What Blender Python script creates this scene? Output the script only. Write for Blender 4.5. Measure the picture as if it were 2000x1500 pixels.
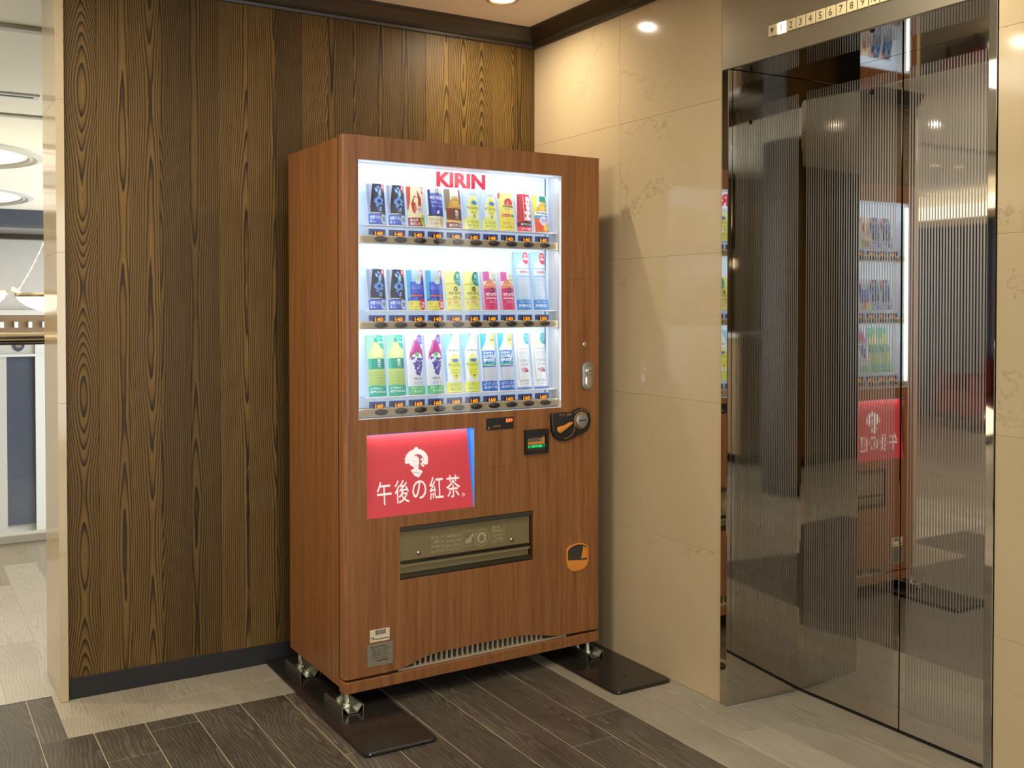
import bpy, bmesh, math, random
import numpy as np
from mathutils import Vector, Matrix

for o in list(bpy.data.objects):
    bpy.data.objects.remove(o)
S = bpy.context.scene
COL = S.collection
random.seed(7)
PI = math.pi

# ------------------------------------------------------------------ camera, world, lights, exposure
cd = bpy.data.cameras.new('camera')
cam = bpy.data.objects.new('camera', cd)
COL.objects.link(cam)
S.camera = cam
F, PX, PY = 1993.99, 1017.06, 639.34
cd.sensor_fit = 'HORIZONTAL'
cd.sensor_width = 36.0
cd.lens = F * 36.0 / 2000.0
cd.shift_x = (1000 - PX) / 2000.0
cd.shift_y = -(750 - PY) / 2000.0
cd.clip_start = 0.05
cam.location = (-2.2712, -3.6091, 1.2827)
cam.rotation_euler = (PI / 2 - 0.0186, 0, -0.5485)

W = bpy.data.worlds.new('world')
S.world = W
W.use_nodes = True
W.node_tree.nodes['Background'].inputs[0].default_value = (0.9, 0.93, 1.0, 1)
W.node_tree.nodes['Background'].inputs[1].default_value = 0.10

S.view_settings.view_transform = 'Standard'
S.view_settings.look = 'None'
S.view_settings.exposure = 0.0
S.view_settings.gamma = 1.0
S.view_settings.use_curve_mapping = False
S.cycles.max_bounces = 10
S.cycles.glossy_bounces = 8
S.cycles.diffuse_bounces = 8
S.cycles.transparent_max_bounces = 12
S.cycles.sample_clamp_indirect = 4.0
S.cycles.caustics_reflective = False
S.cycles.caustics_refractive = False

ZC = 2.43
WARM = (1.0, 0.90, 0.72)
COOL = (0.86, 0.93, 1.0)


def area(name, loc, size, power, color, rot=(0, 0, 0), size_y=None, spread=PI, shape=None):
    l = bpy.data.lights.new(name, 'AREA')
    l.energy = power
    l.color = color
    l.size = size
    l.shape = shape or ('RECTANGLE' if size_y else 'SQUARE')
    if size_y:
        l.size_y = size_y
    l.spread = spread
    o = bpy.data.objects.new(name, l)
    COL.objects.link(o)
    o.location = loc
    o.rotation_euler = rot
    return o


# downlight positions: x, y, power (the lamps themselves are built in make_downlight)
DOWNLIGHTS = [(-0.34, -0.32, 7.0), (-0.30, -1.85, 10.5),
              (-1.85, -0.97, 5.0), (-2.39, -2.83, 16.0), (-2.18, 0.86, 8.0), (-2.63, 0.48, 8.0), (-4.23, 1.66, 8.0), (-4.45, 1.60, 8.0)]
# unseen light added at the side of the hall to brighten it
area('hall_fill', (1.98, 6.4, 0.7), 3.0, 300, (0.93, 0.96, 1.0), rot=(0, PI / 2, 0), size_y=6.5)
area('ceiling_fill', (-2.9, -1.1, 2.41), 1.8, 56, (1.0, 0.94, 0.84), size_y=1.4)  # fill light added under the ceiling, no fitting there
# daylight through the entrance window behind the camera
area('entrance_daylight', (-1.1, -5.85, 1.20), 1.6, 60, (0.84, 0.91, 1.0), rot=(PI / 2, 0, 0), size_y=2.0)


# ------------------------------------------------------------------ material helpers
def lin(r, g, b):
    f = lambda c: (c / 12.92 if c <= 0.04045 else ((c + 0.055) / 1.055) ** 2.4)
    return (f(r / 255), f(g / 255), f(b / 255), 1.0)


def mat(name, col, rough=0.5, metal=0.0, emit=None, estr=0.0, spec=0.5, coat=0.0):
    m = bpy.data.materials.new(name)
    m.use_nodes = True
    b = m.node_tree.nodes['Principled BSDF']
    b.inputs['Base Color'].default_value = col
    b.inputs['Roughness'].default_value = rough
    b.inputs['Metallic'].default_value = metal
    b.inputs['Specular IOR Level'].default_value = spec
    b.inputs['Coat Weight'].default_value = coat
    if emit:
        b.inputs['Emission Color'].default_value = emit
        b.inputs['Emission Strength'].default_value = estr
    return m


class NG:
    """small node-graph helper"""
    def __init__(s, m):
        s.t = m.node_tree
        s.b = s.t.nodes['Principled BSDF']

    def n(s, typ, **kw):
        x = s.t.nodes.new(typ)
        for k, v in kw.items():
            setattr(x, k, v)
        return x

    def link(s, a, b):
        s.t.links.new(a, b)

    def m(s, op, a, b=None, c=None, clamp=False):
        x = s.n('ShaderNodeMath', operation=op)
        x.use_clamp = clamp
        for i, v in enumerate((a, b, c)):
            if v is None:
                continue
            if hasattr(v, 'default_value') or hasattr(v, 'is_linked'):
                s.link(v, x.inputs[i])
            else:
                x.inputs[i].default_value = v
        return x.outputs[0]

    def comb(s, x, y, z):
        c = s.n('ShaderNodeCombineXYZ')
        for i, v in enumerate((x, y, z)):
            if hasattr(v, 'is_linked'):
                s.link(v, c.inputs[i])
            else:
                c.inputs[i].default_value = v
        return c.outputs[0]

    def noise(s, vec, scale=1.0, detail=2.0, rough=0.5, dist=0.0):
        x = s.n('ShaderNodeTexNoise')
        x.inputs['Scale'].default_value = scale
        x.inputs['Detail'].default_value = detail
        x.inputs['Roughness'].default_value = rough
        x.inputs['Distortion'].default_value = dist
        s.link(vec, x.inputs['Vector'])
        return x.outputs['Fac']

    def ramp(s, fac, stops, interp='LINEAR'):
        r = s.n('ShaderNodeValToRGB')
        e = r.color_ramp.elements
        r.color_ramp.interpolation = interp
        while len(e) < len(stops):
            e.new(0.5)
        for i, (p, c) in enumerate(stops):
            e[i].position = p
            e[i].color = c
        s.link(fac, r.inputs[0])
        return r.outputs[0]

    def mix(s, fac, a, b, blend='MIX'):
        x = s.n('ShaderNodeMix', data_type='RGBA', blend_type=blend)
        for sock, v in ((x.inputs[0], fac), (x.inputs[6], a), (x.inputs[7], b)):
            if hasattr(v, 'is_linked'):
                s.link(v, sock)
            else:
                sock.default_value = v
        return x.outputs[2]

    def xyz(s, kind='Object'):
        tc = s.n('ShaderNodeTexCoord')
        sp = s.n('ShaderNodeSeparateXYZ')
        s.link(tc.outputs[kind], sp.inputs[0])
        return tc.outputs[kind], sp.outputs[0], sp.outputs[1], sp.outputs[2]

    def rand(s):
        return s.n('ShaderNodeObjectInfo').outputs['Random']

    def bump(s, h, strength=0.2, dist=0.001):
        x = s.n('ShaderNodeBump')
        x.inputs['Strength'].default_value = strength
        x.inputs['Distance'].default_value = dist
        s.link(h, x.inputs['Height'])
        s.link(x.outputs[0], s.b.inputs['Normal'])


def mat_board():
    m = mat('grained_wall_board', lin(110, 82, 42), 0.5, spec=0.22)
    g = NG(m)
    _, x, y, z = g.xyz()
    r = g.rand()
    r2 = g.m('FRACT', g.m('MULTIPLY', r, 17.31))
    r3 = g.m('FRACT', g.m('MULTIPLY', r, 91.7))
    seed = g.m('MULTIPLY', r, 40.0)
    lowz = g.comb(seed, r2, g.m('MULTIPLY', z, 1.0))
    n1 = g.noise(lowz, 1.15, 1.0)
    wob = g.noise(g.comb(g.m('MULTIPLY', x, 9.0), seed, g.m('MULTIPLY', z, 2.6)), 1.0, 2.0)
    xc = g.m('MULTIPLY', g.m('SUBTRACT', r2, 0.5), 0.12)
    dx = g.m('ADD', g.m('SUBTRACT', x, xc), g.m('MULTIPLY', g.m('SUBTRACT', wob, 0.5), 0.013))
    rad = g.m('SQRT', g.m('ADD', g.m('MULTIPLY', dx, dx), 0.00030))
    amp = g.m('ADD', 7.0, g.m('MULTIPLY', g.m('MULTIPLY', r3, r3), 38.0))
    fine = g.noise(g.comb(g.m('MULTIPLY', x, 26.0), seed, g.m('MULTIPLY', z, 11.0)), 1.0, 2.0)
    R = g.m('ADD', g.m('ADD', g.m('MULTIPLY', rad, 150.0), g.m('MULTIPLY', n1, amp)), g.m('MULTIPLY', fine, 0.6))
    fr = g.m('FRACT', R)
    c = g.ramp(fr, [(0.0, lin(130, 100, 46)), (0.50, lin(114, 85, 37)), (0.74, lin(63, 45, 19)), (0.90, lin(33, 22, 10)), (1.0, lin(124, 94, 42))])
    # plain zones between the arches
    plain = g.noise(g.comb(g.m('MULTIPLY', x, 26.0), seed, g.m('MULTIPLY', z, 0.5)), 1.0, 2.0)
    c = g.mix(g.m('MULTIPLY', g.m('SUBTRACT', plain, 0.40, clamp=True), 1.0, clamp=True), c, lin(82, 62, 29))
    hair = g.noise(g.comb(g.m('MULTIPLY', x, 700.0), seed, g.m('MULTIPLY', z, 8.0)), 1.0, 2.0)
    c = g.mix(0.5, c, g.ramp(hair, [(0.3, (0.45, 0.45, 0.45, 1)), (0.7, (1.25, 1.25, 1.25, 1))]), 'MULTIPLY')
    tone = g.m('ADD', 0.62, g.m('MULTIPLY', r2, 0.48))
    tn = g.comb(tone, tone, tone)
    c = g.mix(1.0, c, tn, 'MULTIPLY')
    g.link(c, g.b.inputs['Base Color'])
    g.bump(hair, 0.15, 0.0006)
    return m


def mat_laminate():
    m = mat('walnut_laminate', lin(140, 88, 50), 0.36, spec=0.4)
    g = NG(m)
    v, x, y, z = g.xyz()
    u = g.m('ADD', x, g.m('MULTIPLY', y, 1.37))
    a = g.noise(g.comb(g.m('MULTIPLY', u, 46.0), 3.1, g.m('MULTIPLY', z, 1.4)), 1.0, 4.0, 0.6)
    b = g.noise(g.comb(g.m('MULTIPLY', u, 330.0), 1.7, g.m('MULTIPLY', z, 9.0)), 1.0, 3.0, 0.65)
    f = g.m('ADD', g.m('MULTIPLY', a, 0.55), g.m('MULTIPLY', b, 0.45))
    c = g.ramp(f, [(0.32, lin(112, 68, 35)), (0.5, lin(142, 91, 50)), (0.68, lin(161, 108, 63))])
    g.link(c, g.b.inputs['Base Color'])
    g.bump(b, 0.06, 0.0004)
    return m


def mat_marble(name, base, dark, light, rough):
    m = mat(name, base, rough, spec=0.36)
    g = NG(m)
    v, x, y, z = g.xyz('Object')
    r = g.m('MULTIPLY', g.rand(), 30.0)
    vec = g.comb(g.m('ADD', x, r), y, z)
    cl = g.noise(vec, 2.2, 5.0, 0.6)
    c = g.mix(g.m('MULTIPLY', cl, 0.9), base, light)
    sm = g.noise(vec, 22.0, 4.0, 0.65)
    c = g.mix(g.m('MULTIPLY', g.m('SUBTRACT', sm, 0.58, clamp=True), 3.0, clamp=True), c, light)
    # thin wandering veins
    wv = g.noise(vec, 1.5, 7.0, 0.60, 0.2)
    ve = g.m('SUBTRACT', 1.0, g.m('MULTIPLY', g.m('ABSOLUTE', g.m('SUBTRACT', wv, 0.5)), 210.0), clamp=True)
    gate = g.m('MULTIPLY', g.m('SUBTRACT', g.noise(vec, 1.7, 2.0), 0.50, clamp=True), 6.0, clamp=True)
    c = g.mix(g.m('MULTIPLY', g.m('MULTIPLY', ve, gate), 0.38), c, dark)
    g.link(c, g.b.inputs['Base Color'])
    return m


def mat_plank(name, c1, c2, c3, rough):
    m = mat(name, c1, rough, spec=0.5)
    g = NG(m)
    v, x, y, z = g.xyz()
    r = g.rand()
    seed = g.m('MULTIPLY', r, 60.0)
    n1 = g.noise(g.comb(seed, g.m('MULTIPLY', y, 1.5), 0.3), 1.0, 1.0)
    wob = g.noise(g.comb(g.m('MULTIPLY', x, 10.0), g.m('MULTIPLY', y, 4.0), seed), 1.0, 2.0)
    dx = g.m('ADD', g.m('ADD', x, g.m('MULTIPLY', g.m('SUBTRACT', r, 0.5), 0.15)), g.m('MULTIPLY', g.m('SUBTRACT', wob, 0.5), 0.05))
    rad = g.m('SQRT', g.m('ADD', g.m('MULTIPLY', dx, dx), 0.0004))
    R = g.m('ADD', g.m('MULTIPLY', rad, 95.0), g.m('MULTIPLY', n1, 12.0))
    fr = g.m('FRACT', R)
    pores = g.noise(g.comb(g.m('MULTIPLY', x, 260.0), g.m('MULTIPLY', y, 14.0), seed), 1.0, 3.0, 0.6)
    cloud = g.noise(g.comb(g.m('MULTIPLY', x, 7.0), g.m('MULTIPLY', y, 2.5), seed), 1.0, 3.0)
    f = g.m('ADD', g.m('MULTIPLY', g.m('MULTIPLY', fr, pores), 0.45), g.m('ADD', g.m('MULTIPLY', pores, 0.35), g.m('MULTIPLY', cloud, 0.4)))
    c = g.ramp(f, [(0.25, c2), (0.5, c1), (0.78, c3)])
    tone = g.m('ADD', 0.88, g.m('MULTIPLY', r, 0.24))
    c = g.mix(1.0, c, g.comb(tone, tone, tone), 'MULTIPLY')
    g.link(c, g.b.inputs['Base Color'])
    rr = g.m('ADD', rough - 0.06, g.m('MULTIPLY', cloud, 0.14))
    g.link(rr, g.b.inputs['Roughness'])
    g.bump(pores, 0.12, 0.0006)
    return m


def mat_floor_base():
    """grout between the laid planks; farther off, where planks are no longer told apart, the same planks as a pattern"""
    m = mat('plank_floor_with_grout', lin(150, 138, 116), 0.36)
    g = NG(m)
    v, x, y, z = g.xyz()
    br = g.n('ShaderNodeTexBrick')
    br.offset = 0.17
    br.offset_frequency = 1
    br.inputs['Scale'].default_value = 1.0
    br.inputs['Brick Width'].default_value = 0.94
    br.inputs['Row Height'].default_value = 0.1475
    br.inputs['Mortar Size'].default_value = 0.0016
    br.inputs['Color1'].default_value = lin(150, 142, 128)
    br.inputs['Color2'].default_value = lin(168, 160, 146)
    br.inputs['Mortar'].default_value = lin(184, 170, 138)
    g.link(g.comb(y, g.m('ADD', x, 0.301), 0.0), br.inputs['Vector'])
    n = g.noise(g.comb(g.m('MULTIPLY', x, 60.0), g.m('MULTIPLY', y, 6.0), 0.0), 1.0, 3.0)
    c = g.mix(0.5, br.outputs['Color'], g.ramp(n, [(0.3, (0.75, 0.75, 0.75, 1)), (0.7, (1.15, 1.15, 1.15, 1))]), 'MULTIPLY')
    g.link(c, g.b.inputs['Base Color'])
    return m


def mat_etched():
    """mirror steel with etched satin stripes; object coords: y across, z up"""
    m = mat('etched_mirror_steel', (0.60, 0.56, 0.50, 1), 0.03, 1.0)
    g = NG(m)
    v, x, y, z = g.xyz()
    st = g.m('GREATER_THAN', g.m('FRACT', g.m('MULTIPLY', y, 1 / 0.00985)), 0.48)
    iny = g.m('LESS_THAN', g.m('ABSOLUTE', y), 0.180)
    inz = g.m('MULTIPLY', g.m('GREATER_THAN', z, 0.062), g.m('LESS_THAN', z, 2.000))
    k = g.m('MULTIPLY', st, g.m('MULTIPLY', iny, inz))
    g.link(g.m('ADD', 0.025, g.m('MULTIPLY', k, 0.30)), g.b.inputs['Roughness'])
    g.link(g.mix(k, (0.60, 0.56, 0.50, 1), (0.47, 0.45, 0.42, 1)), g.b.inputs['Base Color'])
    g.link(g.m('SUBTRACT', 1.0, g.m('MULTIPLY', k, 0.10)), g.b.inputs['Metallic'])
    return m


def mat_glass(name, tint=(1, 1, 1, 1), gloss=1.0, rough=0.0):
    m = bpy.data.materials.new(name)
    m.use_nodes = True
    t = m.node_tree
    t.nodes.remove(t.nodes['Principled BSDF'])
    out = t.nodes['Material Output']
    tr = t.nodes.new('ShaderNodeBsdfTransparent')
    tr.inputs[0].default_value = tint
    gl = t.nodes.new('ShaderNodeBsdfGlossy')
    gl.inputs['Roughness'].default_value = rough
    lw = t.nodes.new('ShaderNodeLayerWeight')
    lw.inputs[0].default_value = 0.5
    pw = t.nodes.new('ShaderNodeMath')
    pw.operation = 'POWER'
    pw.inputs[1].default_value = 5.0
    t.links.new(lw.outputs['Facing'], pw.inputs[0])
    mx = t.nodes.new('ShaderNodeMixShader')
    mu = t.nodes.new('ShaderNodeMath')
    mu.operation = 'MULTIPLY_ADD'
    mu.inputs[1].default_value = 0.9 * gloss
    mu.inputs[2].default_value = 0.035 * gloss
    t.links.new(pw.outputs[0], mu.inputs[0])
    t.links.new(mu.outputs[0], mx.inputs[0])
    t.links.new(tr.outputs[0], mx.inputs[1])
    t.links.new(gl.outputs[0], mx.inputs[2])
    t.links.new(mx.outputs[0], out.inputs[0])
    return m


def mat_print():
    m = mat('printed_sleeve', (1, 1, 1, 1), 0.38)
    g = NG(m)
    a = g.n('ShaderNodeAttribute', attribute_name='print')
    g.link(a.outputs['Color'], g.b.inputs['Base Color'])
    return m


def mat_grained(name, c1, c2, rough, sx=40, sy=40, sz=3, metal=0.0):
    m = mat(name, c1, rough, metal)
    g = NG(m)
    v, x, y, z = g.xyz()
    n = g.noise(g.comb(g.m('MULTIPLY', x, sx), g.m('MULTIPLY', y, sy), g.m('MULTIPLY', z, sz)), 1.0, 4.0, 0.6)
    g.link(g.mix(n, c1, c2), g.b.inputs['Base Color'])
    return m


M = {}
M['board'] = mat_board()
M['laminate'] = mat_laminate()
M['marble'] = mat_marble('cream_marble', lin(190, 168, 128), lin(130, 106, 68), lin(204, 184, 148), 0.09)
M['marble_bed'] = mat('marble_bedding', lin(150, 128, 90), 0.8)
M['plank_dark'] = mat_plank('dark_oak_tile', lin(76, 68, 57), lin(50, 44, 36), lin(112, 104, 90), 0.40)
M['plank_light'] = mat_plank('pale_oak_tile', lin(152, 142, 122), lin(128, 119, 100), lin(170, 161, 142), 0.42)
M['plank_lobby'] = mat_plank('grey_oak_tile', lin(176, 168, 154), lin(150, 142, 128), lin(192, 186, 174), 0.34)
M['floor'] = mat_floor_base()
M['ceiling'] = mat_grained('cream_ceiling_paint', lin(250, 247, 232), lin(247, 244, 228), 0.85, 6, 6, 6)
M['plaster'] = mat_grained('pale_plaster', lin(206, 204, 198), lin(198, 196, 190), 0.8, 5, 5, 5)
M['crown'] = mat_grained('dark_stained_moulding', lin(62, 54, 40), lin(50, 43, 31), 0.38, 8, 8, 40)
M['skirting'] = mat_grained('black_skirting_vinyl', lin(28, 26, 21), lin(24, 22, 18), 0.6, 9, 9, 9)
M['mirror'] = mat_grained('mirror_steel', (0.60, 0.56, 0.50, 1), (0.57, 0.53, 0.47, 1), 0.03, 3, 3, 3, 1.0)
M['satin'] = mat_grained('satin_steel', (0.42, 0.38, 0.29, 1), (0.40, 0.36, 0.27, 1), 0.33, 300, 3, 3, 1.0)
M['etched'] = mat_etched()
M['black'] = mat('black_plastic', lin(28, 27, 26), 0.35)
M['dark'] = mat('dark_gap', lin(14, 13, 12), 0.6)
M['zinc'] = mat_grained('yellow_zinc', (0.70, 0.66, 0.50, 1), (0.55, 0.60, 0.52, 1), 0.34, 60, 60, 60, 1.0)
M['pad'] = mat_grained('black_coated_steel', lin(40, 36, 32), lin(32, 29, 26), 0.16, 12, 12, 12)
M['white'] = mat('white_plastic', lin(238, 240, 242), 0.35)
M['backpanel'] = mat('backlit_display_panel', lin(196, 213, 236), 0.5, emit=(0.68, 0.84, 1.0, 1), estr=0.38)
M['beige'] = mat('beige_plastic_rail', lin(168, 152, 124), 0.4)
M['button'] = mat('brown_lens_button', lin(40, 33, 29), 0.38)
M['navy'] = mat('navy_price_tag', lin(62, 76, 142), 0.4)
M['amber'] = mat('amber_digits', lin(230, 140, 20), 0.5, emit=lin(255, 150, 20), estr=0.95)
M['orange_led'] = mat('orange_led_digits', lin(255, 130, 60), 0.5, emit=lin(255, 110, 50), estr=2.0)
M['green_led'] = mat('green_led', lin(40, 220, 130), 0.5, emit=lin(30, 220, 120), estr=1.2)
M['green_dim'] = mat('green_strip', lin(20, 110, 60), 0.5, emit=lin(20, 120, 60), estr=0.25)
M['red_letter'] = mat('red_lettering', lin(196, 24, 48), 0.45, emit=lin(226, 44, 74), estr=0.06)
M['poster'] = mat('backlit_red_poster', lin(200, 64, 70), 0.4, emit=lin(206, 62, 68), estr=0.26)
M['poster_print'] = mat('white_poster_print', lin(240, 232, 228), 0.45, emit=lin(240, 228, 226), estr=0.28)
M['poster_line'] = mat('rose_poster_print', lin(206, 96, 110), 0.45)
M['reveal_glow'] = mat('blue_lit_reveal', lin(80, 140, 215), 0.3, emit=lin(60, 130, 220), estr=0.6)  # blue light on the light box reveal, put in as glowing colour
M['smoke'] = mat_glass('smoked_flap_plastic', (0.86, 0.83, 0.74, 1), 1.0, 0.10)
M['flap_inner'] = mat('grey_chute_lining', lin(182, 172, 146), 0.5)
M['flap_dark'] = mat('dark_chute_lining', lin(58, 53, 44), 0.4)
M['flap_print'] = mat('cream_print', lin(250, 246, 228), 0.5)
M['orange'] = mat('orange_plastic', lin(222, 138, 52), 0.32)
M['chrome'] = mat('chrome', (0.75, 0.74, 0.72, 1), 0.16, 1.0)
M['grey_metal'] = mat('grey_cast_metal', lin(160, 156, 148), 0.35, 0.7)
M['gold'] = mat('gold_print', lin(196, 150, 70), 0.4)
M['label_white'] = mat('cream_label_paper', lin(226, 208, 172), 0.6)
M['label_ink'] = mat('label_ink', lin(48, 44, 40), 0.6)
M['plate'] = mat('grey_rating_plate', lin(146, 134, 112), 0.4, 0.3)
M['glass'] = mat_glass('clear_glass')
M['lamp'] = mat('warm_lamp_face', lin(255, 240, 205), 0.4, emit=lin(255, 238, 196), estr=1.7)
M['lamp_ring'] = mat('cream_lamp_ring', lin(225, 205, 165), 0.35)
M['cove'] = mat('cove_light', lin(255, 244, 224), 0.5, emit=lin(255, 236, 206), estr=2.2)
M['coffer'] = mat('lit_coffer', lin(255, 246, 228), 0.6, emit=lin(255, 243, 220), estr=0.75)
M['crystal'] = mat('lit_crystal', lin(255, 246, 220), 0.2, emit=lin(255, 240, 205), estr=1.9)
M['bead'] = mat('warm_glass_bead', lin(250, 236, 200), 0.2, emit=lin(255, 236, 196), estr=0.75)
M['brass'] = mat('polished_brass', (0.80, 0.66, 0.42, 1), 0.18, 1.0)
M['brown_band'] = mat('brown_frieze', lin(138, 112, 84), 0.5)
M['white_frame'] = mat('white_painted_frame', lin(218, 222, 218), 0.5)
M['grey_frame'] = mat('pale_grey_panel', lin(196, 196, 188), 0.55)
M['slate'] = mat_grained('slate_glass', lin(92, 97, 110), lin(70, 76, 90), 0.2, 5, 5, 3)
M['beam'] = mat('slate_blue_beam', lin(70, 76, 88), 0.5)
M['dark_wood'] = mat_grained('dark_ribbed_panelling', lin(56, 50, 46), lin(44, 40, 40), 0.4, 30, 30, 2)
M['blue_panel'] = mat('blue_grey_panel', lin(62, 72, 100), 0.4)
M['tan_wall'] = mat_grained('tan_wall_paint', lin(176, 150, 112), lin(168, 142, 104), 0.7, 5, 5, 5)
M['tile_silver'] = mat('silver_lens', lin(206, 188, 146), 0.25, 0.35)
M['tile_lit'] = mat('lit_lens', lin(255, 240, 210), 0.4, emit=lin(255, 236, 200), estr=1.4)
M['ink'] = mat('black_ink', lin(40, 34, 26), 0.5)
M['print'] = mat_print()
M['red_fabric'] = mat_grained('dark_red_fabric', lin(120, 40, 40), lin(100, 30, 34), 0.8, 90, 90, 90)
M['daylight'] = mat('bright_window_daylight', lin(220, 232, 250), 0.5, emit=(0.84, 0.91, 1.0, 1), estr=2.0)
M['stone'] = mat_grained('pale_stone', lin(222, 220, 214), lin(212, 210, 204), 0.35, 9, 9, 9)


# ------------------------------------------------------------------ mesh helpers
class MB:
    def __init__(s):
        s.v, s.f, s.mi = [], [], []

    def add(s, vs, fs, mi=0):
        o = len(s.v)
        s.v += [tuple(p) for p in vs]
        for f in fs:
            s.f.append([i + o for i in f])
            s.mi.append(mi)
        return s

    def box(s, x0, x1, y0, y1, z0, z1, mi=0):
        vs = [(x, y, z) for z in (z0, z1) for y in (y0, y1) for x in (x0, x1)]
        return s.add(vs, [(0, 2, 3, 1), (4, 5, 7, 6), (0, 1, 5, 4), (2, 6, 7, 3), (0, 4, 6, 2), (1, 3, 7, 5)], mi)

    def prism(s, poly, a, b, axis, mi=0):
        """poly: 2D points; axis the extrusion axis; the two others keep their order x,y,z"""
        def P(p, t):
            if axis == 0: return (t, p[0], p[1])
            if axis == 1: return (p[0], t, p[1])
            return (p[0], p[1], t)
        n = len(poly)
        vs = [P(p, a) for p in poly] + [P(p, b) for p in poly]
        fs = [list(range(n)), list(range(2 * n - 1, n - 1, -1))]
        fs += [[i, n + i, n + (i + 1) % n, (i + 1) % n] for i in range(n)]
        return s.add(vs, fs, mi)

    def cyl(s, p0, p1, r0, r1=None, n=20, mi=0, caps=True):
        r1 = r0 if r1 is None else r1
        p0, p1 = Vector(p0), Vector(p1)
        d = (p1 - p0).normalized()
        u = d.orthogonal().normalized()
        w = d.cross(u)
        vs = []
        for p, r in ((p0, r0), (p1, r1)):
            for i in range(n):
                a = 2 * PI * i / n
                vs.append(p + u * (r * math.cos(a)) + w * (r * math.sin(a)))
        fs = [[i, (i + 1) % n, n + (i + 1) % n, n + i] for i in range(n)]
        if caps:
            fs += [list(range(n - 1, -1, -1)), list(range(n, 2 * n))]
        return s.add(vs, fs, mi)

    def lathe(s, prof, n=28, c=(0, 0, 0), axis=2, mi=0):
        """prof: (r, h) pairs along the axis"""
        vs = []
        for r, h in prof:
            for i in range(n):
                a = 2 * PI * i / n
                p = (r * math.cos(a), r * math.sin(a), h)
                if axis == 1:
                    p = (p[0], h, p[1])
                if axis == 0:
                    p = (h, p[0], p[1])
                vs.append((p[0] + c[0], p[1] + c[1], p[2] + c[2]))
        fs = []
        for k in range(len(prof) - 1):
            for i in range(n):
                j = (i + 1) % n
                fs.append([k * n + i, k * n + j, (k + 1) * n + j, (k + 1) * n + i])
        return s.add(vs, fs, mi)

    def disc(s, c, r, axis=2, n=28, mi=0, sx=1.0, sy=1.0):
        vs = []
        for i in range(n):
            a = 2 * PI * i / n
            p = (r * sx * math.cos(a), r * sy * math.sin(a))
            q = (p[0], p[1], 0) if axis == 2 else ((p[0], 0, p[1]) if axis == 1 else (0, p[0], p[1]))
            vs.append((q[0] + c[0], q[1] + c[1], q[2] + c[2]))
        return s.add(vs, [list(range(n))], mi)

    def tube(s, pts, r, n=8, mi=0):
        pts = [Vector(p) for p in pts]
        rings = []
        for i, p in enumerate(pts):
            d = (pts[min(i + 1, len(pts) - 1)] - pts[max(i - 1, 0)]).normalized()
            u = d.cross(Vector((0.123, 0.456, 0.88))).normalized()
            w = d.cross(u)
            rings.append([p + u * (r * math.cos(2 * PI * k / n)) + w * (r * math.sin(2 * PI * k / n)) for k in range(n)])
        vs = [q for R in rings for q in R]
        fs = []
        for i in range(len(pts) - 1):
            for k in range(n):
                fs.append([i * n + k, i * n + (k + 1) % n, (i + 1) * n + (k + 1) % n, (i + 1) * n + k])
        fs += [list(range(n - 1, -1, -1)), [(len(pts) - 1) * n + k for k in range(n)]]
        return s.add(vs, fs, mi)

    def build(s, name, mats, parent=None, bevel=0.0, smooth=False, segs=2, loc=None):
        me = bpy.data.meshes.new(name)
        me.from_pydata(s.v, [], s.f)
        mats = mats if isinstance(mats, (list, tuple)) else [mats]
        for m in mats:
            me.materials.append(M[m] if isinstance(m, str) else m)
        me.polygons.foreach_set('material_index', s.mi)
        bm = bmesh.new()
        bm.from_mesh(me)
        bmesh.ops.recalc_face_normals(bm, faces=bm.faces)
        if bevel:
            ed = [e for e in bm.edges if len(e.link_faces) == 2 and e.calc_face_angle(0) > 0.5]
            bmesh.ops.bevel(bm, geom=ed, offset=bevel, segments=segs, profile=0.5, affect='EDGES')
        if smooth:
            for f in bm.faces:
                f.smooth = True
            for e in bm.edges:
                if len(e.link_faces) == 2 and e.calc_face_angle(0) > 0.7:
                    e.smooth = False
        bm.to_mesh(me)
        bm.free()
        o = bpy.data.objects.new(name, me)
        COL.objects.link(o)
        if parent:
            o.parent = parent
        if loc:
            o.location = loc
        return o


def empty(name, loc=(0, 0, 0), rz=0.0):
    o = bpy.data.objects.new(name, None)
    o.empty_display_size = 0.1
    COL.objects.link(o)
    o.location = loc
    o.rotation_euler = (0, 0, rz)
    return o


def tag(o, label, cat, group=None):
    o['label'] = label
    o['category'] = cat
    if group:
        o['group'] = group
    return o


def struct(o):
    o['kind'] = 'structure'
    return o


def copy_tree(o, parent=None):
    c = o.copy()
    COL.objects.link(c)
    if parent:
        c.parent = parent
    for ch in list(o.children):
        copy_tree(ch, c)
    return c


# ------------------------------------------------------------------ lettering: outlines of the built-in font as triangles
_tc = {}


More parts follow.
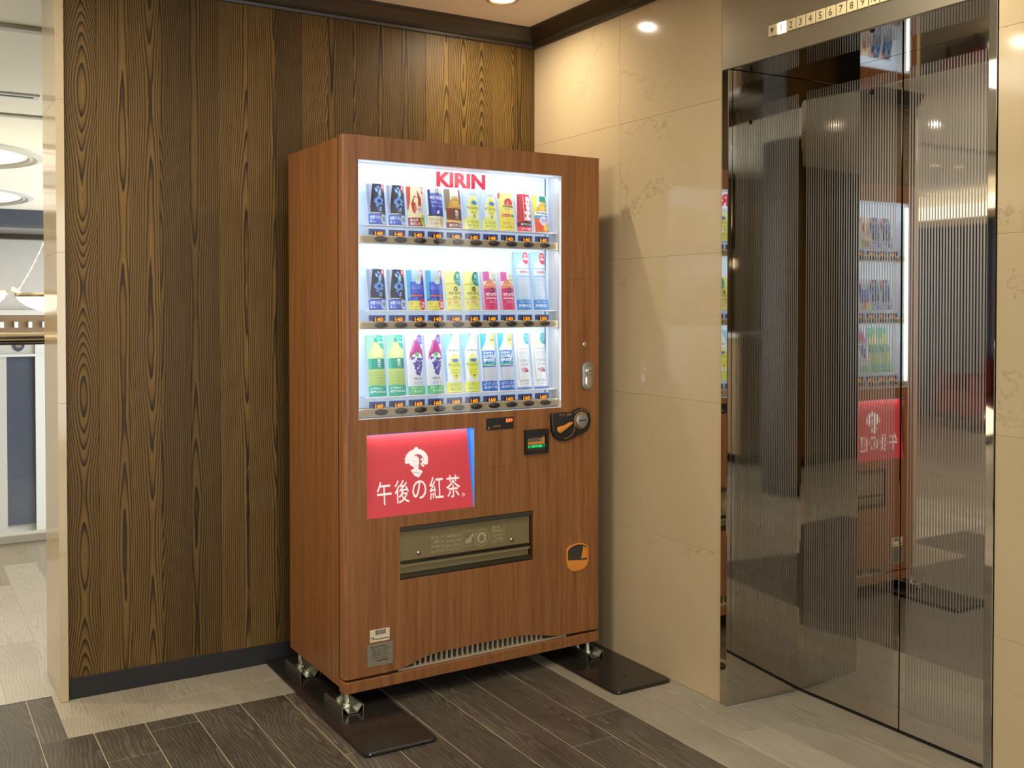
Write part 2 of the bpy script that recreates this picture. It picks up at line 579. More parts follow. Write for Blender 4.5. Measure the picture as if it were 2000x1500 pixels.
def text_tris(s, bold=0.0):
    key = (s, bold)
    if key in _tc:
        return _tc[key]
    cu = bpy.data.curves.new('lettering', 'FONT')
    cu.body = s
    cu.size = 1.0
    cu.resolution_u = 3
    cu.offset = bold
    o = bpy.data.objects.new('lettering', cu)
    COL.objects.link(o)
    dg = bpy.context.evaluated_depsgraph_get()
    ev = o.evaluated_get(dg)
    me = ev.to_mesh()
    me.calc_loop_triangles()
    v = np.array([p.co[:2] for p in me.vertices], dtype=float).reshape(-1, 2)
    t = np.array([lt.vertices[:] for lt in me.loop_triangles], dtype=int).reshape(-1, 3)
    ev.to_mesh_clear()
    bpy.data.objects.remove(o)
    bpy.data.curves.remove(cu)
    if len(v):
        mn, mx = v.min(0), v.max(0)
        asp = (mx[0] - mn[0]) / max(mx[1] - mn[1], 1e-6)
        v = (v - mn) / np.maximum(mx - mn, 1e-6)
    else:
        v, t, asp = np.zeros((0, 2)), np.zeros((0, 3), int), 1.0
    _tc[key] = (v, t, asp)
    return _tc[key]


def put_text(mb, s, x0, x1, z0, z1, y, mi=0, bold=0.0, shear=0.0):
    """lettering facing -y, filling the given rectangle"""
    v, t, _ = text_tris(s, bold)
    mb.add([(x0 + (p[0] + shear * p[1]) * (x1 - x0), y, z0 + p[1] * (z1 - z0)) for p in v], [list(q) for q in t], mi)
    return mb


# ------------------------------------------------------------------ FLOOR
fl = MB()
fl.box(-8.2, 2.2, -6.2, 2.60, -0.20, -0.0007).box(-8.2, -3.4, 2.60, 6.4, -0.20, -0.0007)
floor = struct(fl.build('floor', 'floor'))
lower = MB().box(-8.2, 2.2, 2.60, 10.6, -1.75, -1.60)
struct(lower.build('floor_lower', 'stone'))

PW = 0.1475
_plank_cache = {}


def plank(x0, x1, y0, y1, kind):
    w, l = round(x1 - x0, 4), round(y1 - y0, 4)
    key = (w, l, kind)
    g = 0.0009
    if key not in _plank_cache:
        b = MB().box(-w / 2 + g, w / 2 - g, -l / 2 + g, l / 2 - g, -0.004, 0.0)
        o = b.build('plank', kind, floor, bevel=0.0008, segs=1)
        _plank_cache[key] = o.data
    else:
        o = bpy.data.objects.new('plank', _plank_cache[key])
        COL.objects.link(o)
        o.parent = floor
    o.location = ((x0 + x1) / 2, (y0 + y1) / 2, 0.0)
    return o


LP = 0.94
# dark field: columns k run away from the camera, joints step by 0.16
for k in range(-0, 14):
    x1 = -0.301 - PW * k
    x0 = x1 - PW
    j0 = -1.0 - 0.16 * k
    ytop = -0.325 if k <= 10 else 0.056
    edges = sorted({ytop, -2.75} | {round(j0 + LP * n, 4) for n in range(-3, 6) if -2.75 < j0 + LP * n < ytop - 0.02})
    for a, b in zip(edges, edges[1:]):
        plank(x0, x1, a, b, 'plank_dark')
# pale border along the wood wall (laid lengthwise along the wall) and along the marble wall
for x0, x1, y0, y1 in [(-1.846, -1.775, -0.170, -0.019), (-1.775, -1.15, -0.170, -0.006), (-1.15, -0.301, -0.170, -0.006),
                       (-1.846, -1.32, -0.325, -0.170), (-1.32, -0.301, -0.325, -0.170)]:
    plank(x0, x1, y0, y1, 'plank_light')
for x0, x1, ys in [(-0.301, -0.1505, [-2.75, -1.82, -0.88, -0.006]), (-0.1505, -0.0015, [-2.75, -2.29, -1.35, -0.41, -0.006])]:
    for a, b in zip(ys, ys[1:]):
        plank(x0, x1, a, b, 'plank_light')
for y0, y1 in ((-0.325, -0.084), (-0.084, 0.056)):
    plank(-1.9235, -1.846, y0, y1, 'plank_dark')
# elevator threshold recess
plank(0.0, 0.150, -2.055, -1.185, 'plank_light')
plank(0.150, 0.300, -2.03, -1.20, 'plank_light')
# lobby beyond the dark joint
for k in range(0, 9):
    x1 = -1.832 - PW * (k - 1)
    x0 = x1 - PW
    if k == 0:
        ys = [0.33, 1.12, 2.06, 2.56]
    else:
        off = (0.30 + 0.41 * k) % LP
        ys = sorted({0.062, 2.56} | {round(off + LP * n, 3) for n in range(-1, 4) if 0.1 < off + LP * n < 2.52})
    for a, b in zip(ys, ys[1:]):
        plank(x0, x1, a, b, 'plank_lobby' if b < 2.2 else 'plank_light')
struct(MB().box(-3.2, -1.846, 0.056, 0.062, -0.003, -0.0003).build('trim_2', 'dark'))

# ------------------------------------------------------------------ CEILING, CROWN
ce = MB().box(-8.2, 2.2, -6.2, 10.7, ZC, ZC + 0.12)
struct(ce.build('ceiling', 'ceiling'))

ZW = 2.357
prof = [(0.0, ZW), (0.010, ZW), (0.012, ZW + 0.010), (0.022, ZW + 0.014), (0.020, ZW + 0.024), (0.030, ZW + 0.040), (0.044, ZW + 0.054),
        (0.050, ZW + 0.060), (0.056, ZW + 0.064), (0.056, ZC), (0.0, ZC)]
cr = MB()
n = len(prof)
pts = []
for d, z in prof:
    pts.append([(-1.83, -d, z), (-d, -d, z), (-d, -3.6, z)])
vs = [pts[i][k] for k in range(3) for i in range(n)]
fs = []
for k in range(2):
    for i in range(n):
        j = (i + 1) % n
        fs.append([k * n + i, k * n + j, (k + 1) * n + j, (k + 1) * n + i])
fs += [list(range(n)), [2 * n + i for i in range(n - 1, -1, -1)]]
cr.add(vs, fs)
struct(cr.build('trim_1', 'crown'))

# ------------------------------------------------------------------ WOOD WALL
wb = struct(MB().box(-1.804, 0.30, 0.013, 0.32, 0.0, ZC).build('wall_back', 'dark'))
nb = 18
bw = 1.804 / nb
bm_ = None
for i in range(nb):
    if bm_ is None:
        o = MB().box(-bw / 2 + 0.0002, bw / 2 - 0.0002, 0.0, 0.012, -1.19, 1.19).build('board', 'board', wb, bevel=0.0006, segs=1)
        bm_ = o.data
    else:
        o = bpy.data.objects.new('board', bm_)
        COL.objects.link(o)
        o.parent = wb
    o.location = (-1.804 + bw * (i + 0.5), 0.0, 0.052 + 1.19)
struct(MB().box(-1.804, -0.001, -0.005, 0.0, 0.0, 0.069).build('baseboard_back', 'skirting', bevel=0.001, segs=1))

# marble end of the wood wall
cap = struct(MB().box(-1.822, -1.8045, -0.004, 0.318, 0.0, ZC).build('wall_end', 'dark'))
zs = [0.0, 0.485, 0.975, 1.463, 1.957, ZC]
for a, b in zip(zs, zs[1:]):
    MB().box(-1.830, -1.8045, -0.017, 0.320, a + 0.0003, b - 0.0003).build('marble_slab', 'marble', cap, bevel=0.0005, segs=1)

# ------------------------------------------------------------------ MARBLE WALL
wr = struct(MB().box(0.022, 0.34, -1.137, 0.013, 0.0, ZC).box(0.022, 0.34, -3.6, -2.1005, 0.0, ZC).build('wall_right', 'marble_bed'))


def slab(y0, y1, z0, z1):
    g = 0.00025
    b = MB().box(-0.011, 0.011, -(y1 - y0) / 2 + g, (y1 - y0) / 2 - g, -(z1 - z0) / 2 + g, (z1 - z0) / 2 - g)
    return b.build('marble_slab', 'marble', wr, bevel=0.0005, segs=1, loc=(0.011, (y0 + y1) / 2, (z0 + z1) / 2))


for a, b in zip(zs, zs[1:]):
    slab(-0.588, 0.0, a, b)
    slab(-1.136, -0.588, a, b)
    slab(-2.70, -2.1005, a, b)
    slab(-3.30, -2.70, a, b)

# ------------------------------------------------------------------ ELEVATOR
el = struct(empty('door_1', (0.15, -1.616, 0)))


def in_el(o):
    o.parent = el
    o.matrix_parent_inverse = Matrix.Translation((-0.15, 1.616, 0))
    return o


DX = 0.306
for yc in (-1.3845, -1.7865):
    p = MB().box(0.0, 0.03, -0.1995, 0.1995, 0.006, 2.046).build('door_panel', 'etched', bevel=0.0012, segs=1, loc=(DX, yc - (0.001 if yc < -1.6 else 0), 0))
    in_el(p)
    if yc > -1.6:
        MB().cyl((-0.0015, -1.473 - yc, 1.950), (0.0, -1.473 - yc, 1.950), 0.0085, n=20).build('keyhole', 'black', p)
in_el(MB().prism([(-0.003, -1.137), (-0.003, -1.166), (0.303, -1.188), (0.345, -1.188), (0.345, -1.137)], 0.0, 2.0445, 2).build('jamb', 'mirror', bevel=0.0012, segs=1))
in_el(MB().prism([(-0.003, -2.0985), (-0.003, -2.076), (0.303, -1.984), (0.345, -1.984), (0.345, -2.0985)], 0.0, 2.0445, 2).build('jamb', 'mirror', bevel=0.0012, segs=1))
in_el(MB().box(-0.003, 0.010, -2.0985, -1.137, 2.0455, ZW).build('header_panel', 'satin', bevel=0.0012, segs=1))
in_el(MB().box(0.010, 0.345, -2.0985, -1.137, 2.0455, 2.075).build('soffit', 'mirror'))
in_el(MB().box(0.301, 0.345, -2.03, -1.185, -0.001, 0.004).build('sill', 'dark'))
struct(MB().box(0.336, 0.40, -2.0985, -1.137, 0.0, 2.05).build('wall_shaft', 'dark'))

# floor indicator
fi = tag(empty('floor_indicator', (-0.003, -1.55, 2.11)), 'row of floor number tiles above the elevator doors, tile one lit', 'indicator')
chars = ['▼', '1', '2', '3', '4', '5', '6', '7', '8', '9', '10', '11']
rows = MB()
for i, ch in enumerate(chars):
    yc = -1.360 - 0.0376 * i
    lit = (ch == '1')
    b = MB()
    b.box(-0.004, 0.0, -0.0168, 0.0168, -0.0172, 0.0172, 0)
    t = b.build('number_tile', ['tile_lit' if lit else 'tile_silver'], fi, bevel=0.0015, segs=2, loc=(0, yc + 1.55, 2.122 - 2.11))
    if lit:
        t['label'] = 'lit white tile with the number one'
    d = MB()
    if ch == '▼':
        d.add([(0, 0.007, 0.007), (0, -0.007, 0.007), (0, 0, -0.008)], [(0, 1, 2)])
    else:
        v, tr, asp = text_tris(ch, 0.0)
        hh = 0.020
        ww = min(hh * asp, 0.018)
        d.add([(0, -(p[0] - 0.5) * ww, (p[1] - 0.5) * hh) for p in v], [list(q) for q in tr])
    d.build('digit', 'ink', t, loc=(-0.0043, 0, 0))


# ------------------------------------------------------------------ DOWNLIGHTS
def make_downlight(x, y, power, label):
    t = tag(empty('downlight', (x, y, ZC)), label, 'light', 'recessed ceiling downlights')
    MB().lathe([(0.062, 0.0), (0.062, -0.004), (0.050, -0.006), (0.046, -0.002), (0.046, 0.0)], 36).build('trim_ring', 'lamp_ring', t, smooth=True)
    MB().disc((0, 0, -0.0012), 0.046, n=36).build('lamp_face', 'lamp', t)
    l = bpy.data.lights.new('downlight_lamp', 'AREA')
    l.shape = 'DISK'
    l.size = 0.036
    l.energy = power
    l.color = WARM
    l.spread = math.radians(165)
    o = bpy.data.objects.new('downlight_lamp', l)
    COL.objects.link(o)
    o.location = (0, 0, -0.004)
    o.parent = t


dl = ['round ceiling downlight in the corner above the vending machine',
      'round ceiling downlight in front of the elevator', 'round ceiling downlight over the open floor', 'round ceiling downlight behind the camera',
      'round ceiling downlight past the marble wall end', 'round ceiling downlight further from the marble wall end',
      'round ceiling downlight of the far pair seen in the elevator door', 'second downlight of the far pair seen in the elevator door']
for (x, y, p), lb in zip(DOWNLIGHTS, dl):
    make_downlight(x, y, p, lb)

# ------------------------------------------------------------------ VENDING MACHINE
VL = (-1.0760, -0.5849, 0.0)
VR = 0.0156
vm = tag(empty('vending_machine', VL, VR), 'wood grain drinks vending machine with bright white display in the corner', 'vending machine')

cb_ = MB()
# hollow cabinet: deep shell, open at the front behind the door
cb_.box(0.003, 0.020, 0.052, 0.505, 0.070, 1.826).box(0.976, 0.993, 0.052, 0.505, 0.070, 1.826)
cb_.box(0.020, 0.976, 0.052, 0.505, 1.806, 1.826).box(0.020, 0.976, 0.052, 0.505, 0.070, 0.090).box(0.020, 0.976, 0.485, 0.505, 0.090, 1.806)
cb_.build('cabinet', 'laminate', vm)

# front door with openings
XC = [0.016, 0.051, 0.078, 0.194, 0.473, 0.710, 0.832, 0.9965]
ZCUT = [0.200, 0.397, 0.571, 0.608, 0.878, 0.928, 1.755, 1.830]


def hole(i, k):
    xm, zm = (XC[i] + XC[i + 1]) / 2, (ZCUT[k] + ZCUT[k + 1]) / 2
    return (0.051 < xm < 0.832 and 0.928 < zm < 1.755) or (0.078 < xm < 0.473 and 0.608 < zm < 0.878) or (0.194 < xm < 0.710 and 0.397 < zm < 0.571)


d = MB()
Y0, Y1 = 0.0, 0.038
nx, nz = len(XC) - 1, len(ZCUT) - 1
for i in range(nx):
    for k in range(nz):
        if hole(i, k):
            continue
        x0, x1, z0, z1 = XC[i], XC[i + 1], ZCUT[k], ZCUT[k + 1]
        d.add([(x0, Y0, z0), (x1, Y0, z0), (x1, Y0, z1), (x0, Y0, z1)], [(0, 1, 2, 3)])
        d.add([(x0, Y1, z0), (x1, Y1, z0), (x1, Y1, z1), (x0, Y1, z1)], [(3, 2, 1, 0)])
        for di, dk, e in ((-1, 0, ((x0, z0), (x0, z1))), (1, 0, ((x1, z1), (x1, z0))), (0, -1, ((x1, z0), (x0, z0))), (0, 1, ((x0, z1), (x1, z1)))):
            a, b = i + di, k + dk
            if 0 <= a < nx and 0 <= b < nz and not hole(a, b):
                continue
            if b < 0:
                continue
            (xa, za), (xb, zb) = e
            d.add([(xa, Y0, za), (xb, Y0, zb), (xb, Y1, zb), (xa, Y1, za)], [(0, 1, 2, 3)])
# rounded left edge
arc = [(0.016 - 0.016 * math.sin(a), 0.016 - 0.016 * math.cos(a)) for a in [PI / 2 * i / 6 for i in range(7)]]
pr_ = [(0.016, Y1)] + arc + [(0.0, Y1)]
d.prism(pr_, 0.105, 1.830, 2)
# lower apron with the arch over the grille
arch = [(0.016, 0.105), (0.150, 0.105), (0.185, 0.107), (0.215, 0.111), (0.245, 0.119), (0.270, 0.127), (0.300, 0.133), (0.340, 0.137), (0.500, 0.1385), (0.640, 0.137),
        (0.690, 0.133), (0.730, 0.127), (0.760, 0.119), (0.800, 0.111), (0.850, 0.107), (0.9965, 0.105)]
bot = [(x, z) for x, z in arch]
for (xa, za), (xb, zb) in zip(bot, bot[1:]):
    d.add([(xa, Y0, za), (xb, Y0, zb), (xb, Y0, 0.2), (xa, Y0, 0.2)], [(0, 1, 2, 3)])
    d.add([(xa, Y1, za), (xb, Y1, zb), (xb, Y1, 0.2), (xa, Y1, 0.2)], [(3, 2, 1, 0)])
    d.add([(xa, Y0, za), (xb, Y0, zb), (xb, Y1, zb), (xa, Y1, za)], [(3, 2, 1, 0)])
d.add([(0.9965, Y0, 0.105), (0.9965, Y1, 0.105), (0.9965, Y1, 0.2), (0.9965, Y0, 0.2)], [(0, 1, 2, 3)])
me_ = d.build('front_door', 'laminate', vm)
MB().box(0.0036, 0.030, 0.0465, 0.0518, 0.105, 1.825).box(0.968, 0.9924, 0.0465, 0.0518, 0.105, 1.825).box(0.030, 0.968, 0.0465, 0.0518, 1.806, 1.825).build('door_seal', 'dark', vm)

# kick panel and grille
MB().prism([(0.0, 0.046), (0.0, 0.012), (0.004, 0.003), (0.014, -0.002), (0.9965, -0.002), (0.9965, 0.046)], 0.060, 0.096, 2).build('kick_panel', 'laminate', vm, bevel=0.002, segs=2)
gr = MB()
gr.box(0.19, 0.86, 0.030, 0.038, 0.094, 0.140, 0)
gr.build('grille_back', 'dark', vm)
gslat = None
for i in range(26):
    x = 0.252 + i * (0.500 / 25)
    if gslat is None:
        o = MB().box(-0.0042, 0.0042, 0.010, 0.028, 0.0995, 0.139).build('grille_slat', 'beige', vm, bevel=0.001, segs=1)
        gslat = o.data
    else:
        o = bpy.data.objects.new('grille_slat', gslat)
        COL.objects.link(o)
        o.parent = vm
    o.location = (x, 0, 0)
MB().box(0.19, 0.86, 0.008, 0.028, 0.0965, 0.1045).build('grille_sill', 'beige', vm, bevel=0.001, segs=1)

# levelling feet
for fx, fy in ((0.012, 0.012), (0.955, 0.012), (0.012, 0.430), (0.955, 0.430)):
    f = MB().cyl((0, 0, 0.0172), (0, 0, 0.066), 0.0080, n=16).build('levelling_foot', 'zinc', vm, smooth=True, loc=(fx, fy, 0))
    MB().cyl((0, 0, 0.0215), (0, 0, 0.0290), 0.0135, n=6).cyl((0, 0, 0.0172), (0, 0, 0.0215), 0.0125, n=20).build('nut', 'zinc', f, bevel=0.001, segs=1)

# display case behind the glass
MB().box(0.040, 0.843, 0.086, 0.094, 0.918, 1.765).build('display_back', 'backpanel', vm)
dc = MB()
dc.box(0.832, 0.840, 0.041, 0.086, 0.918, 1.765).box(0.043, 0.051, 0.041, 0.086, 0.918, 1.765).box(0.051, 0.832, 0.041, 0.086, 1.755, 1.763).box(0.051, 0.832, 0.041, 0.086, 0.920, 0.928)
dc.build('display_surround', 'white', vm)
ed = MB()
for (x0, x1, z0, z1) in ((0.0512, 0.0530, 0.928, 1.755), (0.8300, 0.8318, 0.928, 1.755), (0.053, 0.830, 1.7530, 1.7548), (0.053, 0.830, 0.9282, 0.9300)):
    ed.box(x0, x1, 0.002, 0.041, z0, z1)
ed.build('display_bezel', 'white', vm)
MB().box(0.8160, 0.8180, 0.0815, 0.0855, 0.950, 1.752).build('panel_edge', 'slate', vm)
MB().box(0.0531, 0.8299, 0.0045, 0.0065, 0.9301, 1.7529).build('display_glass', 'glass', vm)
put_text(MB(), 'KIRIN', 0.374, 0.566, 1.697, 1.748, 0.0845, bold=0.045).build('lettering', 'red_letter', vm)['label'] = 'red shop lettering on the lit panel'

SHELF = [1.5535, 1.2765, 0.9955]
RAIL = [(1.492, 1.517), (1.2155, 1.2395), (0.934, 0.960)]
PRICES = [['140'] * 10, ['140'] * 8 + ['150'] * 2, ['160'] * 10]
PITCH = 0.0708
tagm = btnm = None
for r in range(3):
    z0, z1 = RAIL[r]
    MB().box(0.092, 0.834, 0.028, 0.084, SHELF[r] - 0.004, SHELF[r]).build('shelf', 'white', vm, bevel=0.0008, segs=1)
    MB().box(0.0535, 0.8295, 0.016, 0.060, z0, z1).build('button_rail', 'beige', vm, bevel=0.004, segs=3)
    for c in range(10):
        xb = 0.1365 + PITCH * c
        zb = (z0 + z1) / 2 + 0.0015
        if btnm is None:
            bb = MB()
            prof_ = [(1.0, 0.0), (0.97, -0.0035), (0.80, -0.0062), (0.45, -0.0078), (0.001, -0.0082)]
            bb.lathe([(r_ * 1.0, h) for r_, h in prof_], 24, axis=1)
            bb.v = [(p[0] * 0.0225, p[1], p[2] * 0.0100) for p in bb.v]
            o = bb.build('select_button', 'button', vm, smooth=True)
            btnm = o.data
        else:
            o = bpy.data.objects.new('select_button', btnm)
            COL.objects.link(o)
            o.parent = vm
        o.location = (xb, 0.0158, zb)
        if tagm is None:
            o = MB().box(-0.0285, 0.0285, 0.0, 0.004, -0.0085, 0.0105).build('price_tag', 'navy', vm)
            tagm = o.data
        else:
            o = bpy.data.objects.new('price_tag', tagm)
            COL.objects.link(o)
            o.parent = vm
        o.location = (xb - 0.008, 0.026, z1 + 0.0105)
        w = MB().box(-0.0160, 0.0210, -0.0012, -0.0002, -0.0110, 0.0035, 0)
        w.build('price_window', 'black', o)
        dg_ = MB()
        put_text(dg_, PRICES[r][c], -0.0090, 0.0185, -0.0100, 0.0028, -0.0016, bold=0.035)
        dg_.build('price_digits', 'amber', o)

# display lamps: LED bars at the sides, the top and under the rails
def vlamp(name, loc, sx, sy, rot, power):
    o = area(name, loc, sx, power, COOL, rot=rot, size_y=sy)
    o.parent = vm
    return o


vlamp('display_led', (0.056, 0.014, 1.345), 0.78, 0.010, (0, math.radians(-90), math.radians(-34)), 0.36)
vlamp('display_led', (0.827, 0.014, 1.345), 0.78, 0.010, (0, math.radians(90), math.radians(34)), 0.36)
for r, (zt, pw) in enumerate(((1.750, 0.45), (1.489, 0.45), (1.2125, 0.45))):
    vlamp('display_led', (0.44, 0.018, zt), 0.74, 0.010, (math.radians(38), 0, 0), pw)

# red advertising light box
box_ = MB()
box_.box(0.070, 0.481, 0.041, 0.046, 0.600, 0.886)
box_.build('light_box_back', 'reveal_glow', vm)
rv = MB()
rv.box(0.4706, 0.4728, 0.0006, 0.041, 0.6082, 0.8778).box(0.0784, 0.4706, 0.004, 0.041, 0.8760, 0.8778)
rv.build('light_box_surround', 'reveal_glow', vm)
yb, yt = 0.003, 0.026
pz0, pz1 = 0.6086, 0.8745
px0, px1 = 0.0785, 0.4704


def ptilt(x, z, off=0.0):
    return (x, yb + (yt - yb) * (z - pz0) / (pz1 - pz0) - off, z)


po = MB()
po.add([ptilt(px0, pz0), ptilt(px1, pz0), ptilt(px1 - 0.013, pz1), ptilt(px0, pz1)] + [tuple(np.add(ptilt(*q), (0, 0.003, 0))) for q in ((px0, pz0), (px1, pz0), (px1 - 0.013, pz1), (px0, pz1))],
       [(0, 1, 2, 3), (7, 6, 5, 4), (0, 4, 5, 1), (1, 5, 6, 2), (2, 6, 7, 3), (3, 7, 4, 0)])
poster = po.build('advert_poster', 'poster', vm)
poster['label'] = 'red backlit advert with white writing'
tx = MB()
cw = 0.052
for i, ch in enumerate('午後の紅茶'):
    xm = 0.1430 + i * 0.0632
    sub = MB()
    h_ = 0.062 if ch == 'の' else 0.075
    put_text(sub, ch, xm - cw / 2, xm + cw / 2, 0.685 - h_ / 2, 0.685 + h_ / 2, 0.0, bold=0.006)
    tx.add([ptilt(p[0], p[2], 0.0006) for p in sub.v], sub.f)
sub = put_text(MB(), '®', 0.428, 0.440, 0.647, 0.659, 0.0)
tx.add([ptilt(p[0], p[2], 0.0006) for p in sub.v], sub.f)
tx.build('lettering', 'poster_print', poster)
# emblem: small bust in a frilled bonnet
em = MB()


def edisc(cx, cz, rx, rz, mi, off, n=18):
    em.add([ptilt(cx + rx * math.cos(2 * PI * k / n), cz + rz * math.sin(2 * PI * k / n), off) for k in range(n)], [list(range(n))], mi)


def epoly(pts_, mi, off):
    em.add([ptilt(x, z, off) for x, z in pts_], [list(range(len(pts_)))], mi)


for a in range(-20, 201, 17):
    edisc(0.2635 + 0.036 * math.cos(math.radians(a)), 0.782 + 0.030 * math.sin(math.radians(a)), 0.0075, 0.0075, 0, 0.0006)
edisc(0.2635, 0.786, 0.033, 0.027, 0, 0.0007)
edisc(0.2680, 0.781, 0.0200, 0.0210, 1, 0.0008)
edisc(0.2595, 0.7770, 0.0135, 0.0200, 0, 0.0009)
epoly([(0.2520, 0.765), (0.2680, 0.765), (0.2700, 0.750), (0.2520, 0.752)], 0, 0.0009)
epoly([(0.2400, 0.751), (0.2520, 0.755), (0.2700, 0.752), (0.2840, 0.745), (0.2780, 0.735), (0.2680, 0.7245), (0.2520, 0.733)], 0, 0.0010)
edisc(0.2635, 0.819, 0.0080, 0.0060, 0, 0.0006)
for k in range(4):
    edisc(0.2820 + 0.005 * (k % 2), 0.783 - 0.007 * k, 0.0045, 0.0040, 0, 0.0010, 10)
epoly([(0.2530, 0.7800), (0.2575, 0.7805), (0.2575, 0.7792), (0.2530, 0.7788)], 1, 0.0012)
epoly([(0.2615, 0.7805), (0.2660, 0.7800), (0.2660, 0.7788), (0.2615, 0.7792)], 1, 0.0012)
epoly([(0.2560, 0.7672), (0.2620, 0.7672), (0.2600, 0.7655), (0.2575, 0.7655)], 1, 0.0012)
epoly([(0.2470, 0.7440), (0.2740, 0.7400), (0.2740, 0.7386), (0.2470, 0.7424)], 1, 0.0012)
em.build('emblem', ['poster_print', 'poster_line'], poster)
ol = area('light_box_led', (0.276, 0.012, 0.8745), 0.37, 0.16, (1.0, 0.93, 0.97), rot=(math.radians(12), 0, 0), size_y=0.008)
ol.parent = vm

# delivery flap
fb = MB()
fb.box(0.186, 0.718, 0.078, 0.084, 0.389, 0.579, 0)
fb.box(0.194, 0.710, 0.041, 0.078, 0.571, 0.577, 0).box(0.194, 0.710, 0.041, 0.078, 0.391, 0.397, 0).box(0.188, 0.194, 0.041, 0.078, 0.391, 0.577, 0).box(0.710, 0.716, 0.041, 0.078, 0.391, 0.577, 0)
fb.build('delivery_chute', 'flap_dark', vm)
MB().box(0.1955, 0.7085, 0.0015, 0.030, 0.553, 0.5695).build('chute_lintel', 'flap_dark', vm, bevel=0.003, segs=2)
MB().box(0.1955, 0.7085, 0.004, 0.040, 0.398, 0.412).build('chute_lip', 'flap_dark', vm, bevel=0.004, segs=2)
fp = MB().prism([(0.016, 0.552), (0.020, 0.552), (0.020, 0.452), (0.012, 0.436), (0.008, 0.436), (0.015, 0.452)], 0.200, 0.704, 0)
flap = fp.build('delivery_flap', 'flap_inner', vm, bevel=0.0008, segs=1)
MB().box(0.202, 0.702, 0.0065, 0.016, 0.446, 0.456).build('flap_handle', 'black', flap, bevel=0.002, segs=2)
MB().box(0.202, 0.702, 0.020, 0.026, 0.413, 0.434).build('flap_lower_panel', 'flap_inner', vm)
pr2 = MB()
yp = 0.0144
# printed notices on the flap, lines of small writing
for k, s in enumerate(['取り出し口に', 'ご注意下さい', '手や物を入れ', 'ないで下さい']):
    put_text(pr2, s, 0.315, 0.367, 0.524 - 0.0155 * k - 0.0115, 0.524 - 0.0155 * k, yp, bold=0.03)
pr2.add([(0.372, yp, 0.469), (0.430, yp, 0.469), (0.430, yp, 0.4705), (0.372, yp, 0.4705)], [(0, 1, 2, 3)])
for k, s in enumerate(['商品を取り出す', 'ときはフタを', '押して下さい']):
    put_text(pr2, s, 0.375, 0.429, 0.522 - 0.0165 * k - 0.0115, 0.522 - 0.0165 * k, yp, bold=0.03)
for (xa, xb, za, zb) in ((0.432, 0.484, 0.4745, 0.4760), (0.432, 0.484, 0.5240, 0.5255), (0.432, 0.4335, 0.4745, 0.5255), (0.4825, 0.484, 0.4745, 0.5255), (0.370, 0.3712, 0.469, 0.526)):
    pr2.add([(xa, yp, za), (xb, yp, za), (xb, yp, zb), (xa, yp, zb)], [(0, 1, 2, 3)])
pr2.add([(x, yp, z) for x, z in ((0.444, 0.483), (0.468, 0.485), (0.470, 0.497), (0.480, 0.514), (0.474, 0.517), (0.461, 0.502), (0.447, 0.497))], [list(range(7))])
for ra, rb in ((0.0290, 0.0265), (0.0195, 0.0)):
    nn = 32
    if rb > 0:
        vs = [(0.510 + r_ * math.cos(2 * PI * i / nn), yp, 0.4965 + r_ * math.sin(2 * PI * i / nn)) for r_ in (ra, rb) for i in range(nn)]
        pr2.add(vs, [[i, (i + 1) % nn, nn + (i + 1) % nn, nn + i] for i in range(nn)])
    else:
        pr2.add([(0.510 + ra * math.cos(2 * PI * i / nn), yp, 0.4965 + ra * math.sin(2 * PI * i / nn)) for i in range(nn)], [list(range(nn))])
for k, s in enumerate(['開ける', '飲料は冷た', 'くなります', 'ご注意']):
    put_text(pr2, s, 0.552, 0.552 + (0.030 if k == 0 else 0.042), 0.529 - 0.0135 * k - 0.0105, 0.529 - 0.0135 * k, yp, bold=0.03)
for (xa, xb, za, zb) in ((0.546, 0.600, 0.474, 0.4752), (0.546, 0.600, 0.5155, 0.5165), (0.546, 0.5472, 0.474, 0.516), (0.5988, 0.600, 0.474, 0.530)):
    pr2.add([(xa, yp, za), (xb, yp, za), (xb, yp, zb), (xa, yp, zb)], [(0, 1, 2, 3)])
pr2.build('flap_print', 'flap_print', flap)
pk = MB()
pk.add([(0.503, yp - 0.0005, 0.485), (0.517, yp - 0.0005, 0.485), (0.520, yp - 0.0005, 0.497), (0.512, yp - 0.0005, 0.507), (0.508, yp - 0.0005, 0.508), (0.500, yp - 0.0005, 0.496)], [list(range(6))])
pk.build('flap_pictogram', 'flap_inner', flap)
for sx in (0.269, 0.631):
    MB().lathe([(0.0085, 0.0), (0.008, -0.004), (0.004, -0.006), (0.001, -0.006)], 16, axis=1, c=(sx, 0.0152, 0.4755)).build('flap_screw', 'chrome', flap, smooth=True)
MB().box(0.1945, 0.7095, 0.0030, 0.0045, 0.3975, 0.5705).build('flap_window', 'smoke', vm)

# amount display
ad = MB().box(0.520, 0.629, -0.0025, 0.004, 0.866, 0.9065).build('amount_display', 'black', vm, bevel=0.001, segs=1)
put_text(MB(), '販売中', 0.597, 0.624, 0.889, 0.9025, -0.0031, bold=0.01).build('display_digits', 'orange_led', ad)
put_text(MB(), '10円不足', 0.545, 0.575, 0.874, 0.881, -0.0031).build('display_print', 'gold', ad)
MB().disc((0.528, -0.0032, 0.873), 0.0032, axis=1, n=12).build('display_dot', 'gold', ad)

